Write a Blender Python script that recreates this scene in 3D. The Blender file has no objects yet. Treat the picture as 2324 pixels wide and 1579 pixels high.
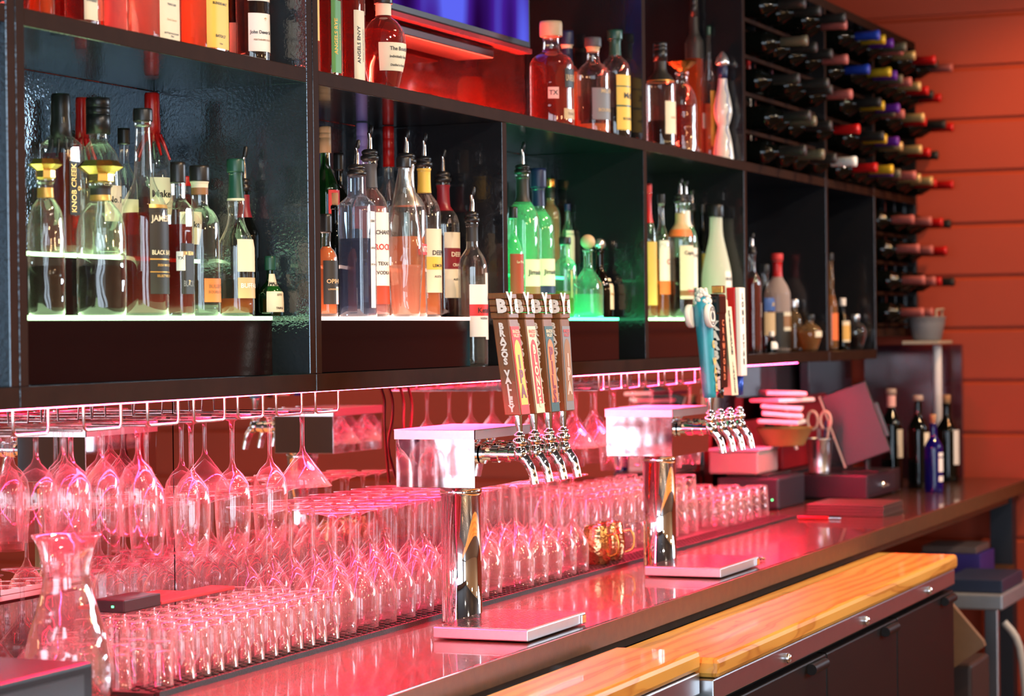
import bpy, bmesh, math, random
from mathutils import Matrix, Vector
random.seed(7)
S = bpy.context.scene
C = S.collection
PI = math.pi
# ---------------------------------------------------------------- camera (world: X along the bar, Y towards the mirror wall, Z up, metres)
F, CX, CY = 5400.0, 1162.0, 789.5
EYE = Vector((0, 0, 1.56))
_dx = Vector((3390 - CX, 728 - CY, F)).normalized()
_dn = Vector((.012, 1, -(.012 * (3390 - CX) + (728 - CY)) / F)).normalized()
_dy = _dx.cross(_dn)
if _dy.x > 0: _dy = -_dy
R3 = Matrix((_dx, _dy, -_dn))          # image (right, down, forward) -> world
def at(px, py, Y):                     # the point of the plane Y seen at a pixel of the photograph
    r = R3 @ Vector((px - CX, py - CY, F)); return EYE + r * (Y / r.y)
def proj(P):
    v = R3.transposed() @ (Vector(P) - EYE); return CX + F * v.x / v.z, CY + F * v.y / v.z
def fx(px, Y, Z):                      # X of a thing standing at depth Y, height Z, seen in picture column px
    X = 5.0
    for _ in range(6): X = at(px, proj((X, Y, Z))[1], Y).x
    return X
cd = bpy.data.cameras.new('camera'); cam = bpy.data.objects.new('camera', cd); C.objects.link(cam)
r_ = R3 @ Vector((1, 0, 0)); u_ = R3 @ Vector((0, -1, 0)); b_ = R3 @ Vector((0, 0, -1))
cam.matrix_world = Matrix(((r_.x, u_.x, b_.x, 0), (r_.y, u_.y, b_.y, 0), (r_.z, u_.z, b_.z, 1.56), (0, 0, 0, 1)))
cd.sensor_width = 36; cd.lens = F / 2324 * 36; cd.clip_start = .05; cd.clip_end = 60
cd.dof.use_dof = True; cd.dof.focus_distance = 4.55; cd.dof.aperture_fstop = 5.2
S.camera = cam
S.view_settings.view_transform = 'Standard'; S.view_settings.look = 'None'
S.view_settings.exposure = 0.06; S.view_settings.gamma = 1; S.view_settings.use_curve_mapping = False
cy = S.cycles
cy.max_bounces = 10; cy.diffuse_bounces = 3; cy.glossy_bounces = 6; cy.transmission_bounces = 4
cy.transparent_max_bounces = 32; cy.caustics_reflective = False; cy.caustics_refractive = False
cy.sample_clamp_indirect = 6.0; cy.use_adaptive_sampling = True; cy.adaptive_threshold = .04
try: cy.use_denoising = True
except Exception: pass
w = bpy.data.worlds.new('world'); S.world = w; w.use_nodes = True
w.node_tree.nodes['Background'].inputs[0].default_value = (.10, .055, .045, 1); w.node_tree.nodes['Background'].inputs[1].default_value = .3
# lamp strengths
STRIP = 430.0; STRIP_TOP = 120.0; WIN_REAR = 7.0; WIN_END = 24.0; GLOBE_FILL = 95.0; SPOT = 115.0
RISER = 4.4; FRONT_FILL = 1.25

# ---------------------------------------------------------------- materials
MATS = {}
def nt(name):
    m = bpy.data.materials.new(name); m.use_nodes = True; m.node_tree.nodes.clear(); return m, m.node_tree.nodes, m.node_tree.links
def N(ns, t, **kw):
    n = ns.new('ShaderNode' + t)
    for k, v in kw.items():
        if k in n.inputs.keys(): n.inputs[k].default_value = v
        else: setattr(n, k, v)
    return n
def c4(c): return (c[0], c[1], c[2], 1)
def pm(name, col, rough=.5, metal=0., var=.12, scale=30., bump=0., bscale=200., coat=0., spec=.5, stretch=(1, 1, 1), col2=None):
    if name in MATS: return MATS[name]
    m, ns, L = nt(name); out = N(ns, 'OutputMaterial'); b = N(ns, 'BsdfPrincipled')
    b.inputs['Roughness'].default_value = rough; b.inputs['Metallic'].default_value = metal
    b.inputs['Coat Weight'].default_value = coat; b.inputs['Specular IOR Level'].default_value = spec
    tc = N(ns, 'TexCoord'); mp = N(ns, 'Mapping'); mp.inputs['Scale'].default_value = stretch; L.new(tc.outputs['Object'], mp.inputs[0])
    no = N(ns, 'TexNoise', Scale=scale, Detail=3.); L.new(mp.outputs[0], no.inputs['Vector'])
    mx = N(ns, 'Mix', data_type='RGBA'); c2 = col2 or [v * (1 - 2 * var) for v in col]
    mx.inputs[6].default_value = c4(col); mx.inputs[7].default_value = c4(c2)
    L.new(no.outputs[0], mx.inputs[0]); L.new(mx.outputs[2], b.inputs['Base Color'])
    if bump:
        n2 = N(ns, 'TexNoise', Scale=bscale, Detail=2.); L.new(mp.outputs[0], n2.inputs['Vector'])
        bp = N(ns, 'Bump', Strength=bump, Distance=.002); L.new(n2.outputs[0], bp.inputs['Height']); L.new(bp.outputs[0], b.inputs['Normal'])
    L.new(b.outputs[0], out.inputs[0]); MATS[name] = m; return m
def glow(name, col, s):
    if name in MATS: return MATS[name]
    m, ns, L = nt(name); e = N(ns, 'Emission', Color=c4(col), Strength=s); o = N(ns, 'OutputMaterial'); L.new(e.outputs[0], o.inputs[0]); MATS[name] = m; return m
def glassy(name, tint, veil=.05, vcol=(.9, .9, .9), edge=.9, rough=.02, base=.045, power=3.0, wave=0., ev_=0.):
    """clear ware: light passes, the rims and flanks mirror the room, a little of it is caught by the washed surface"""
    if name in MATS: return MATS[name]
    m, ns, L = nt(name); out = N(ns, 'OutputMaterial')
    tr = N(ns, 'BsdfTransparent', Color=c4(tint)); gl = N(ns, 'BsdfGlossy', Color=(1, 1, 1, 1), Roughness=rough)
    lw = N(ns, 'LayerWeight', Blend=.5)
    pw = N(ns, 'Math', operation='POWER'); pw.inputs[1].default_value = power; L.new(lw.outputs['Facing'], pw.inputs[0])
    ma = N(ns, 'Math', operation='MULTIPLY_ADD', use_clamp=True); ma.inputs[1].default_value = edge; ma.inputs[2].default_value = base; L.new(pw.outputs[0], ma.inputs[0])
    if wave:
        tc = N(ns, 'TexCoord'); no = N(ns, 'TexNoise', Scale=22., Detail=1.); L.new(tc.outputs['Object'], no.inputs['Vector'])
        bp = N(ns, 'Bump', Strength=wave, Distance=.01); L.new(no.outputs[0], bp.inputs['Height'])
        L.new(bp.outputs[0], gl.inputs['Normal']); L.new(bp.outputs[0], lw.inputs['Normal'])
    m1 = N(ns, 'MixShader'); L.new(ma.outputs[0], m1.inputs[0]); L.new(tr.outputs[0], m1.inputs[1]); L.new(gl.outputs[0], m1.inputs[2])
    di = N(ns, 'BsdfDiffuse', Color=c4(vcol)); tl = N(ns, 'BsdfTranslucent', Color=c4(vcol)); m0 = N(ns, 'MixShader'); m0.inputs[0].default_value = .5
    L.new(di.outputs[0], m0.inputs[1]); L.new(tl.outputs[0], m0.inputs[2])
    m2 = N(ns, 'MixShader'); ev = N(ns, 'Math', operation='MULTIPLY_ADD', use_clamp=True); ev.inputs[1].default_value = ev_; ev.inputs[2].default_value = veil
    L.new(pw.outputs[0], ev.inputs[0]); L.new(ev.outputs[0], m2.inputs[0]); L.new(m1.outputs[0], m2.inputs[1]); L.new(m0.outputs[0], m2.inputs[2])
    L.new(m2.outputs[0], out.inputs[0]); MATS[name] = m; return m
def liquor(name, col, body=.35, bcol=None):
    return glassy(name, col, veil=body, vcol=bcol or col, edge=.3, base=.03)
WARE = glassy('drinking_glass', (.985, .98, .98), veil=.014, vcol=(.97, .93, .94), edge=.75, base=.04, power=2.8, ev_=.36)
BOT = glassy('clear_bottle_glass', (.95, .96, .95), ev_=.12, veil=.012, edge=1.0, base=.06, power=2.6, wave=.12)
BOTW = glassy('cut_bottle_glass', (.93, .95, .92), ev_=.12, veil=.015, edge=1.1, base=.06, power=2.4, wave=.6)
BOTG = glassy('green_bottle_glass', (.10, .32, .12), veil=.08, vcol=(.02, .2, .05), base=.06)
BOTD = glassy('dark_bottle_glass', (.05, .025, .01), veil=.4, vcol=(.02, .01, .008), base=.07)
BOTK = glassy('black_green_bottle_glass', (.02, .03, .02), veil=.6, vcol=(.006, .008, .006), base=.07)
BOTB = glassy('blue_bottle_glass', (.03, .03, .35), veil=.5, vcol=(.01, .01, .35), base=.07)
BOTSAP = glassy('pale_blue_bottle_glass', (.72, .82, .93), veil=.05, vcol=(.6, .75, 1), base=.07)
BOTT = glassy('tan_bottle_glass', (.75, .55, .3), veil=.3, vcol=(.5, .33, .16), base=.06)
FROST = glassy('frosted_bottle_glass', (.5, .4, .38), veil=.75, vcol=(.75, .6, .55), base=.04)
WHITEG = glassy('white_bottle_glass', (.3, .34, .3), veil=.9, vcol=(.9, .95, .85), base=.05)
GRNB = glassy('green_lit_bottle_glass', (.82, .95, .88), veil=.09, vcol=(.5, 1, .75), edge=1., base=.06, power=2.3, wave=.2)  # clear glass with the green step light put into its tint
LQ = {'amber': liquor('amber_whisky', (.72, .22, .03), .3, (.85, .22, .03)), 'red': liquor('deep_red_amber_whisky', (.42, .04, .012), .2, (.6, .03, .01)),
      'dark': liquor('dark_whisky', (.06, .012, .008), .5, (.035, .006, .004)), 'gold': liquor('golden_spirit', (.9, .55, .12), .35, (.9, .5, .1)),
      'orange': liquor('orange_spirit', (.95, .42, .18), .55, (.95, .36, .14)), 'peach': liquor('peach_vodka', (.95, .62, .5), .35, (.95, .55, .42)),
      'clear': liquor('clear_spirit', (.93, .95, .93), .05, (.9, .95, .9)), 'blue': liquor('blue_tinted_gin', (.25, .3, .42), .2, (.1, .12, .25)),
      'pink': liquor('pink_spirit', (.93, .5, .5), .3, (.95, .5, .5)), 'green': liquor('green_lit_tequila', (.6, .92, .75), .2, (.4, .95, .65)),
      'cran': liquor('cranberry_vodka', (.2, .02, .02), .4, (.15, .01, .01))}
BLACK = pm('black_satin_plastic', (.012, .012, .013), .35)
GLOSSB = pm('gloss_black_lacquer', (.003, .003, .004), .05, spec=.3, coat=.15, bump=.02, bscale=300)
BACK = pm('textured_black_gloss_panel', (.10, .13, .155), .09, .75, var=.1, bump=.42, bscale=150, coat=.5)
CAB = pm('dark_brown_laminate', (.030, .0125, .007), .6, spec=.05, bump=.05, bscale=90, var=.25, scale=18)
CABIN = pm('black_gloss_laminate', (.02, .021, .025), .16, .45, var=.1, bump=.25, bscale=120, coat=.5)
REDBK = pm('dark_red_lacquer', (.06, .004, .004), .2, coat=.5)
COUNTER = pm('brown_black_counter_laminate', (.085, .035, .024), .27, bump=.12, bscale=70, var=.3, scale=25, coat=.5)
EDGE = pm('worn_brown_counter_edge', (.11, .048, .015), .42, var=.3, scale=45, bump=.06)
CHROME = pm('polished_chrome', (.86, .86, .88), .035, 1., var=.01)
STEEL = pm('brushed_steel', (.62, .62, .64), .28, 1., var=.06, stretch=(1, 40, 1))
WIRE = pm('chromed_wire', (.75, .72, .68), .15, 1., var=.02)
GOLDM = pm('gold_metal', (.9, .55, .15), .22, 1., var=.05)
COPPER = pm('hammered_copper', (.95, .5, .25), .14, 1., bump=.9, bscale=110)
RUBBER = pm('black_rubber', (.018, .014, .014), .55)
CORK = pm('cork', (.55, .3, .14), .8, bump=.3, bscale=300)
PAPER = pm('cream_label_paper', (.82, .74, .55), .6, var=.04)
WHITEP = pm('white_label_paper', (.88, .86, .82), .6, var=.03)
INK = pm('black_ink', (.015, .013, .012), .5)
def flat(name, col, rough=.5, metal=0.): return pm(name, col, rough, metal, var=.03)
P = {'cream': PAPER, 'white': WHITEP, 'ink': INK, 'black': flat('black_label_paper', (.02, .018, .016)), 'yellow': flat('yellow_label_paper', (.85, .55, .08)),
     'green': flat('green_label_paper', (.08, .28, .06)), 'orange': flat('orange_label_paper', (.9, .2, .05)), 'red': flat('red_print', (.65, .03, .03)),
     'gold': flat('gold_print', (.75, .45, .12), .35, .6), 'blue': flat('blue_label_paper', (.03, .1, .35)), 'grey': flat('grey_label_paper', (.2, .2, .22)),
     'brown': flat('brown_print', (.3, .14, .05)), 'silver': flat('silver_foil', (.8, .8, .82), .25, .9), 'purple': flat('purple_print', (.3, .2, .45)),
     'teal': flat('teal_print', (.03, .09, .10)), 'tan': flat('tan_label_paper', (.6, .42, .22)), 'pinkp': flat('pink_paper', (.85, .45, .4)), 'maroon': flat('maroon_foil', (.22, .01, .02), .35),
     'redwax': flat('red_wax', (.55, .01, .01), .25), 'dgreen': flat('dark_green_foil', (.01, .07, .045), .35), 'lilac': flat('lilac_foil', (.35, .3, .8), .4), 'dgrey': flat('dark_grey_foil', (.06, .06, .07), .5),
     'amberlab': flat('mustard_label', (.7, .42, .1)), 'brick': flat('brick_red_label', (.4, .05, .02)), 'navy': flat('navy_foil', (.01, .02, .08), .4)}

# ---------------------------------------------------------------- mesh helpers
def cat(pts, n=4):                     # smooth a profile (Catmull-Rom)
    o = []
    for i in range(len(pts) - 1):
        p0 = pts[max(i - 1, 0)]; p1 = pts[i]; p2 = pts[i + 1]; p3 = pts[min(i + 2, len(pts) - 1)]
        for k in range(n):
            t = k / n
            o.append(tuple(.5 * (2 * b + (c - a) * t + (2 * a - 5 * b + 4 * c - d) * t * t + (3 * b - a - 3 * c + d) * t ** 3) for a, b, c, d in zip(p0, p1, p2, p3)))
    o.append(pts[-1])
    if len(pts[0]) == 2 and min(p[1] for p in pts) >= 0: o = [(max(a, .0003), max(b, 0.)) for a, b in o]
    return o
class MB:
    def __init__(s): s.v = []; s.f = []; s.m = []; s.s = []; s.T = Matrix()
    def add(s, vs, fs, mi=0, sm=False):
        k = len(s.v); s.v += [tuple(s.T @ Vector(v)) for v in vs]
        for f in fs: s.f.append([i + k for i in f]); s.m.append(mi); s.s.append(sm)
        return s
    def box(s, x0, x1, y0, y1, z0, z1, mi=0, b=0.):
        if b <= 0:
            return s.add([(x, y, z) for x in (x0, x1) for y in (y0, y1) for z in (z0, z1)],
                         [(0, 1, 3, 2), (4, 6, 7, 5), (0, 4, 5, 1), (2, 3, 7, 6), (0, 2, 6, 4), (1, 5, 7, 3)], mi)
        b = min(b, (x1 - x0) / 2.01, (y1 - y0) / 2.01, (z1 - z0) / 2.01)
        bm = bmesh.new(); bmesh.ops.create_cube(bm, size=1)
        for v in bm.verts: v.co = ((x0 + x1) / 2 + v.co.x * (x1 - x0), (y0 + y1) / 2 + v.co.y * (y1 - y0), (z0 + z1) / 2 + v.co.z * (z1 - z0))
        bmesh.ops.bevel(bm, geom=bm.edges[:], offset=b, segments=2, affect='EDGES', profile=.5)
        bm.verts.index_update(); s.add([v.co[:] for v in bm.verts], [[v.index for v in f.verts] for f in bm.faces], mi); bm.free(); return s
    def lathe(s, prof, n=24, mi=0, sq=0., c=(0, 0), caps=True, sm=True, sx=1., sy=1.):
        vs = []
        for r, z in prof:
            for k in range(n):
                a = 2 * PI * (k + .5) / n; q = 1.
                if sq: q = 1 / ((abs(math.cos(a)) ** sq + abs(math.sin(a)) ** sq) ** (1 / sq))
                vs.append((c[0] + r * q * math.cos(a) * sx, c[1] + r * q * math.sin(a) * sy, z))
        fs = []
        for i in range(len(prof) - 1):
            for k in range(n): j = (k + 1) % n; fs.append((i * n + k, i * n + j, (i + 1) * n + j, (i + 1) * n + k))
        s.add(vs, fs, mi, sm)
        if caps:
            k0 = len(s.v) - len(vs)
            for i in (0, len(prof) - 1):
                if prof[i][0] > 1e-4:
                    f = [k0 + i * n + k for k in range(n)]; s.f.append(f if i else f[::-1]); s.m.append(mi); s.s.append(False)
        return s
    def tube(s, path, r, n=8, mi=0, cap=True):
        path = [Vector(p) for p in path]; rs = r if isinstance(r, (list, tuple)) else [r] * len(path)
        vs = []; up = None
        for i, p in enumerate(path):
            d = (path[min(i + 1, len(path) - 1)] - path[max(i - 1, 0)]).normalized()
            if up is None: up = Vector((0, 0, 1)) if abs(d.z) < .9 else Vector((1, 0, 0))
            a = d.cross(up).normalized(); b = a.cross(d).normalized(); up = b
            for k in range(n): t = 2 * PI * k / n; vs.append(tuple(p + (a * math.cos(t) + b * math.sin(t)) * rs[i]))
        fs = [(i * n + k, i * n + (k + 1) % n, (i + 1) * n + (k + 1) % n, (i + 1) * n + k) for i in range(len(path) - 1) for k in range(n)]
        s.add(vs, fs, mi, True)
        if cap: s.add([vs[k] for k in range(n)], [list(range(n))], mi); s.add(vs[-n:], [list(range(n))], mi)
        return s
    def build(s, name, mats, parent=None, loc=(0, 0, 0), label=None):
        me = bpy.data.meshes.new(name); me.from_pydata(s.v, [], s.f)
        if not isinstance(mats, (list, tuple)): mats = [mats]
        for m in mats: me.materials.append(m)
        me.polygons.foreach_set('material_index', s.m); me.polygons.foreach_set('use_smooth', s.s); me.update()
        o = bpy.data.objects.new(name, me); C.objects.link(o); o.location = loc
        if parent: o.parent = parent
        if label: o['label'] = label
        return o
def tag(o, label, category, group=None):
    o['label'] = label; o['category'] = category
    if group: o['group'] = group
    return o
def struct(o): o['kind'] = 'structure'; return o
def empty(name, loc, label, category, group=None, rz=0):
    o = bpy.data.objects.new(name, None); o.empty_display_size = .05; C.objects.link(o); o.location = loc; o.rotation_euler = (0, 0, rz); return tag(o, label, category, group)
def dup(o, loc, label=None, group=None, rz=None):
    c = o.copy(); C.objects.link(c); c.location = loc
    if rz is not None: c.rotation_euler = (0, 0, rz)
    if label: c['label'] = label
    if group: c['group'] = group
    for ch in list(o.children):
        d = ch.copy(); C.objects.link(d); d.parent = c
        for g in list(ch.children):
            e = g.copy(); C.objects.link(e); e.parent = d
    return c
_gc = {}
def glyphs(text, size, bold=0.):       # flat outlines of the built-in lettering, centred
    k = (text, bold)
    if k not in _gc:
        cu = bpy.data.curves.new('t', 'FONT'); cu.body = text; cu.align_x = 'CENTER'; cu.align_y = 'CENTER'; cu.size = 1; cu.resolution_u = 2; cu.offset = bold
        ob = bpy.data.objects.new('t', cu); me = ob.to_mesh()
        _gc[k] = ([(v.co.x, v.co.y) for v in me.vertices], [tuple(p.vertices) for p in me.polygons])
        ob.to_mesh_clear(); bpy.data.objects.remove(ob); bpy.data.curves.remove(cu)
    vs, fs = _gc[k]; return [(x * size, y * size) for x, y in vs], fs
def text_on(mb, fn, text, u, v, size, mi, rot=0, bold=.02, sx=1.):   # fn maps (u, v) of the surface to a point just off it
    vs, fs = glyphs(text, size, bold); vs = [(x * sx, y) for x, y in vs]
    if rot: vs = [(-y * rot, x * rot) for x, y in vs]
    mb.add([fn(u + x, v + y) for x, y in vs], fs, mi)
FY = lambda x0, y0, z0, d=.0006: (lambda u, v: (x0 + u, y0 - d, z0 + v))          # a face looking to -Y
FXN = lambda x0, y0, z0, d=.0006: (lambda u, v: (x0 - d, y0 - u, z0 + v))         # a face looking to -X

# ---------------------------------------------------------------- room
XW, YW = 8.86, 2.33
struct(MB().box(-2.1, XW + .3, -4.5, YW + .1, -.1, 0).build('floor', pm('brown_tile_floor', (.22, .12, .07), .4)))
struct(MB().box(-2.1, XW + .3, -4.5, YW + .1, 3.25, 3.35).build('ceiling', pm('dark_ceiling_paint', (.05, .035, .03), .8)))
struct(MB().box(-2.1, XW + .3, YW + .02, YW + .12, 0, 3.3).build('wall_back', pm('dark_red_wall_paint', (.10, .012, .01), .5)))
sid = pm('red_brown_painted_siding', (.46, .055, .016), .6, var=.05, scale=6, bump=.03)
b = MB(); prof = [(0., 0.)]; z = -.0
gz = [.001 + .1948 * i for i in range(0, 17)]
prof = []
for g in gz: prof += [(0, g), (0, g + .1948 - .024), ]
pts = []
for g in gz:
    t = g + .005
    pts += [(XW, t), (XW, t + .1948 - .024), (XW + .001, t + .1948 - .0225), (XW + .012, t + .1948 - .0125), (XW + .014, t + .1948 - .0)]
def sidewall(y0, y1, z0, z1, name):
    q = [(x, min(max(z, z0), z1)) for x, z in pts]; m = MB()
    q2 = [q[0]]
    for p_ in q[1:]:
        if abs(p_[1] - q2[-1][1]) > 1e-6 or abs(p_[0] - q2[-1][0]) > 1e-6: q2.append(p_)
    q = q2
    vs = [(x, y, z) for x, z in q for y in (y0, y1)]
    m.add(vs, [(2 * i, 2 * i + 1, 2 * i + 3, 2 * i + 2) for i in range(len(q) - 1)]); m.box(XW + .03, XW + .1, y0, y1, z0, z1); return m.build(name, sid)
struct(sidewall(-.55, YW + .02, 0, 3.25, 'wall_end'))
struct(sidewall(-4.5, -.55, 0, 1.95, 'wall_end'))
struct(MB().box(-2.1, -2, -4.5, YW + .1, 0, 3.3).build('wall_front', pm('warm_dark_plaster', (.2, .09, .05), .7)))
struct(MB().box(-2.1, XW + .3, -4.6, -4.5, 0, 3.3).build('wall_side', pm('amber_brown_plaster', (.5, .27, .12), .7)))
daylight = (.72, .86, 1.0)
def window(n, x0, x1, y0, y1, z0, z1, axis, s):
    fr = MB(); g = MB(); gm = glow('daylight_pane_%d' % n, daylight, s)
    if axis == 'x':
        for y in [y0 + (y1 - y0) * i / 3 for i in range(4)]: fr.box(x0, x1, y - .03, y + .03, z0, z1)
        for z in (z0, z1): fr.box(x0, x1, y0, y1, z - .03, z + .03)
        xm = (x0 + x1) / 2; g.add([(xm, y0, z0), (xm, y1, z0), (xm, y1, z1), (xm, y0, z1)], [(0, 1, 2, 3)])
    else:
        for x in [x0 + (x1 - x0) * i / 4 for i in range(5)]: fr.box(x - .03, x + .03, y0, y1, z0, z1)
        for z in (z0, z1): fr.box(x0, x1, y0, y1, z - .03, z + .03)
        ym = (y0 + y1) / 2; g.add([(x0, ym, z0), (x1, ym, z0), (x1, ym, z1), (x0, ym, z1)], [(0, 1, 2, 3)])
    o = struct(fr.build('window_%d' % n, BLACK)); g.build('pane', gm, o)
window(1, -1.99, -1.93, -1.5, 2.2, .08, 2.7, 'x', WIN_REAR)
window(3, -1.99, -1.93, -4.35, -2.4, .08, 2.7, 'x', WIN_REAR)
window(2, XW + .0, XW + .06, -3.6, -.6, 2.0, 3.0, 'x', WIN_END)
for i, x in enumerate((1.0, 3.8, 6.6)):             # globes added out of view to warm walls, floor and bottle labels
    t = empty('fill_globe', (x, -2.6, 2.35), 'warm glass globe added out of view as fill light', 'lamp', 'fill globes added out of view')
    MB().tube([(0, 0, .13), (0, 0, .9)], .004, 6).build('cord', BLACK, t); MB().lathe([(.02, .12), (.03, .10), (.03, .09)], 16).build('socket', BLACK, t)
    MB().lathe([(.1 * math.sin(PI * k / 12) + .0004, -.1 * math.cos(PI * k / 12)) for k in range(13)], 24).build('globe', glow('warm_fill_glow', (1, .62, .3), GLOBE_FILL), t)
# ceiling downlights: small warm lamps over the bar
def downlight(x, y, tx, ty, power, lab, size=.05, ang=75, col=(1, .62, .33), tz=1.0, grp='ceiling downlights over the bar'):
    t = empty('ceiling_light', (x, y, 3.24), lab, 'lamp', grp)
    MB().lathe([(.05, -.03), (.075, -.03), (.075, 0), (.05, 0), (.05, -.03)], 20, caps=False).build('trim_ring', STEEL, t)
    ld = bpy.data.lights.new('downlight', 'SPOT'); ld.energy = power; ld.color = col; ld.shadow_soft_size = size; ld.spot_size = math.radians(ang); ld.spot_blend = .6
    lo = bpy.data.objects.new('bulb', ld); C.objects.link(lo); lo.parent = t; lo.location = (0, 0, -.04)
    d = Vector((tx - x, ty - y, tz - 3.2)); lo.rotation_euler = d.to_track_quat('-Z', 'Y').to_euler()
for i, (x, pw_) in enumerate([(2.4, 1.), (3.6, 1.), (4.8, 1.1), (6.0, 1.2), (7.2, .8)]):
    downlight(x, .7, x, 1.6, SPOT * pw_, 'small round ceiling downlight over the bar')
downlight(7.9, .9, 8.86, 1.4, SPOT * .85, 'small round ceiling downlight near the siding wall', ang=95, col=(1, .5, .22))

for i, x in enumerate([1.6, 3.0, 4.4, 5.8, 7.0]):  # spots added to brighten the bottle labels from the front
    downlight(x, -.6, x + 1.1, 2.1, SPOT * FRONT_FILL, 'small neutral spot added out of view to brighten the bottle labels', ang=60, col=(1, .84, .68), tz=1.85, grp='spots added to brighten the bottle labels')
# ---------------------------------------------------------------- counter
b = MB(); b.box(-1, XW - .01, 1.59, YW, .955, 1.0, 0, .003)
ct = b.build('back_bar_counter', COUNTER); tag(ct, 'long dark brown back bar counter top running under the glassware and mirror', 'counter')
MB().box(-1, XW - .01, 1.586, 1.5895, .955, .9985, 0).build('edge_band', EDGE, ct, label='worn brown edge of the counter')
MB().box(-1, XW - .01, 1.63, 1.66, .922, .955, 0).build('apron', EDGE, ct)
MB().box(8.66, 8.74, 1.62, 1.70, 0.0, .955, 0).build('leg', pm('navy_black_post', (.012, .016, .03), .5), ct)
MB().box(-1, 6.6, 2.0, YW, 0, .955, 0).build('base_panel', BLACK, ct)
# mirror behind the glasses
mir = pm('silvered_mirror', (.80, .74, .75), .012, 1., var=.02)
for x0, x1, lab in ((-1, 3.934, 'left mirror sheet on the wall behind the hanging wine glasses'), (3.938, 7.95, 'long right mirror sheet on the wall behind the beer towers')):
    tag(MB().box(x0, x1, YW - .006, YW + .018, 1.001, 1.452).build('wall_mirror', mir), lab, 'mirror')
# under-cabinet LED strip
ledm = glow('red_led', (1, .016, .07), STRIP)
t = empty('led_strip', (0, 0, 0), 'glowing red light strip fixed under the front edge of the shelf unit', 'light')
MB().box(1.9, 7.25, 2.022, 2.044, 1.4543, 1.4558).build('diffuser', ledm, t)
MB().box(1.9, 7.25, 2.0445, 2.047, 1.4538, 1.4558).build('housing', STEEL, t)
ledt = glow('red_led_upper', (1, .09, .05), STRIP_TOP)
t = empty('led_strip', (0, 0, 0), 'red light strip along the back of the upper bottle shelf', 'light')
for a_, b_ in ((1.98, 2.925), (2.98, 3.875), (3.932, 5.735), (5.77, 6.615)): MB().box(a_, b_, 2.298, 2.316, 2.0488, 2.060).build('diffuser', ledt, t)

# ---------------------------------------------------------------- back bar shelving
ZB0, ZB1, ZM0, ZM1, ZT0, ZT1 = 1.456, 1.489, 2.021, 2.048, 2.60, 2.63
YF = 2.0
def bevbox(name, mat, par, *a, lab=None):          # boards: brown banded front edge, gloss black faces
    b = MB().box(*a, 0, .0015)
    if mat is not CAB: return b.build(name, mat, par, label=lab)
    for k, f in enumerate(b.f):
        n = (Vector(b.v[f[1]]) - Vector(b.v[f[0]])).cross(Vector(b.v[f[2]]) - Vector(b.v[f[1]])).normalized()
        if abs(n.y) > .6 and sum(b.v[i][1] for i in f) / len(f) < (a[2] + a[3]) / 2: b.m[k] = 1
    return b.build(name, [BACK if 'left' in par['label'] or 'whiskey' in par['label'] else CABIN, CAB], par, label=lab)  # brighter faces on the left units put their stronger light into the colour
def unit(x0, x1, divs_low, divs_up, lab, back=BACK, tk=.022):
    t = empty('back_bar_shelf_unit', (x0, YF, ZB0), lab, 'shelf'); o = lambda x: x - x0
    def bx(n, m, a, b_, c, d, e, f): return bevbox(n, m, t, o(a), o(b_), c - YF, d - YF, e - ZB0, f - ZB0)
    bx('bottom_board', CAB, x0, x1, YF, YW, ZB0, ZB1); bx('middle_shelf', CAB, x0 + tk, x1 - tk, YF + .001, YW - .0075, ZM0, ZM1); bx('top_board', CAB, x0, x1, YF, YW, ZT0, ZT1)
    for a in (x0, x1 - tk): bx('side_panel', CAB, a, a + tk, YF, YW, ZB1, ZT0)
    for a in divs_low: bx('divider', CAB, a, a + .025, YF, YW - .008, ZB1, ZM0)
    for a in divs_up: bx('divider', CAB, a, a + .025, YF, YW - .008, ZM1, ZT0)
    bx('back_panel', back, x0 + tk, x1 - tk, YW - .008, YW, ZB1, ZM0)
    return t, bx
t, bx = unit(1.95, 2.951, [], [], 'leftmost shelf unit with cool lit divider panel at the picture edge')
bx('back_panel', REDBK, 1.97, 2.93, YW - .008, YW, ZM1, ZT0)
t, bx = unit(2.953, 3.902, [], [], 'shelf unit holding the whiskey bottles on the pale green lit step')
bx('back_panel', REDBK, 2.975, 3.88, YW - .008, YW, ZM1, ZT0)
t, bx = unit(3.905, 7.555, [4.805, 5.74, 6.62], [5.74, 6.62], 'long shelf unit right of the double upright, three bays lit from below')
bx('back_mirror', pm('red_haze_mirror', (.45, .05, .04), .07, .7, var=.1), 3.93, 5.74, YW - .008, YW, ZM1, ZT0)  # red haze of the reflections put into the mirror colour
bx('back_panel', REDBK, 5.765, 6.62, YW - .008, YW, ZM1, ZT0)
bx('back_panel', BACK, 6.645, 7.53, YW - .008, YW, ZM1, ZT0)
t = empty('wine_rack_unit', (7.555, YF, 1.47), 'dark wine rack unit with cubby shelf beside the red siding wall', 'shelf')
def wb(n, m, a, b_, c, d, e, f): return bevbox(n, m, t, a - 7.555, b_ - 7.555, c - YF, d - YF, e - 1.47, f - 1.47)
wb('bottom_board', CAB, 7.5565, 8.20, YF, YW, 1.454, 1.487); wb('bottom_board', CAB, 8.20, 8.85, YF, YW, 1.53, 1.56); wb('middle_shelf', CAB, 7.56, 8.83, YF + .001, YW - .0075, 2.021, 2.048)
wb('top_board', CAB, 7.5565, 8.85, YF, YW, 2.60, 2.63); wb('side_panel', CAB, 8.185, 8.205, YF, YW, 1.487, 2.6); wb('side_panel', CAB, 8.83, 8.85, YF, YW, 1.56, 2.6)
wb('back_panel', BACK, 7.56, 8.84, YW - .008, YW, 1.56, 2.6)
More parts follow.
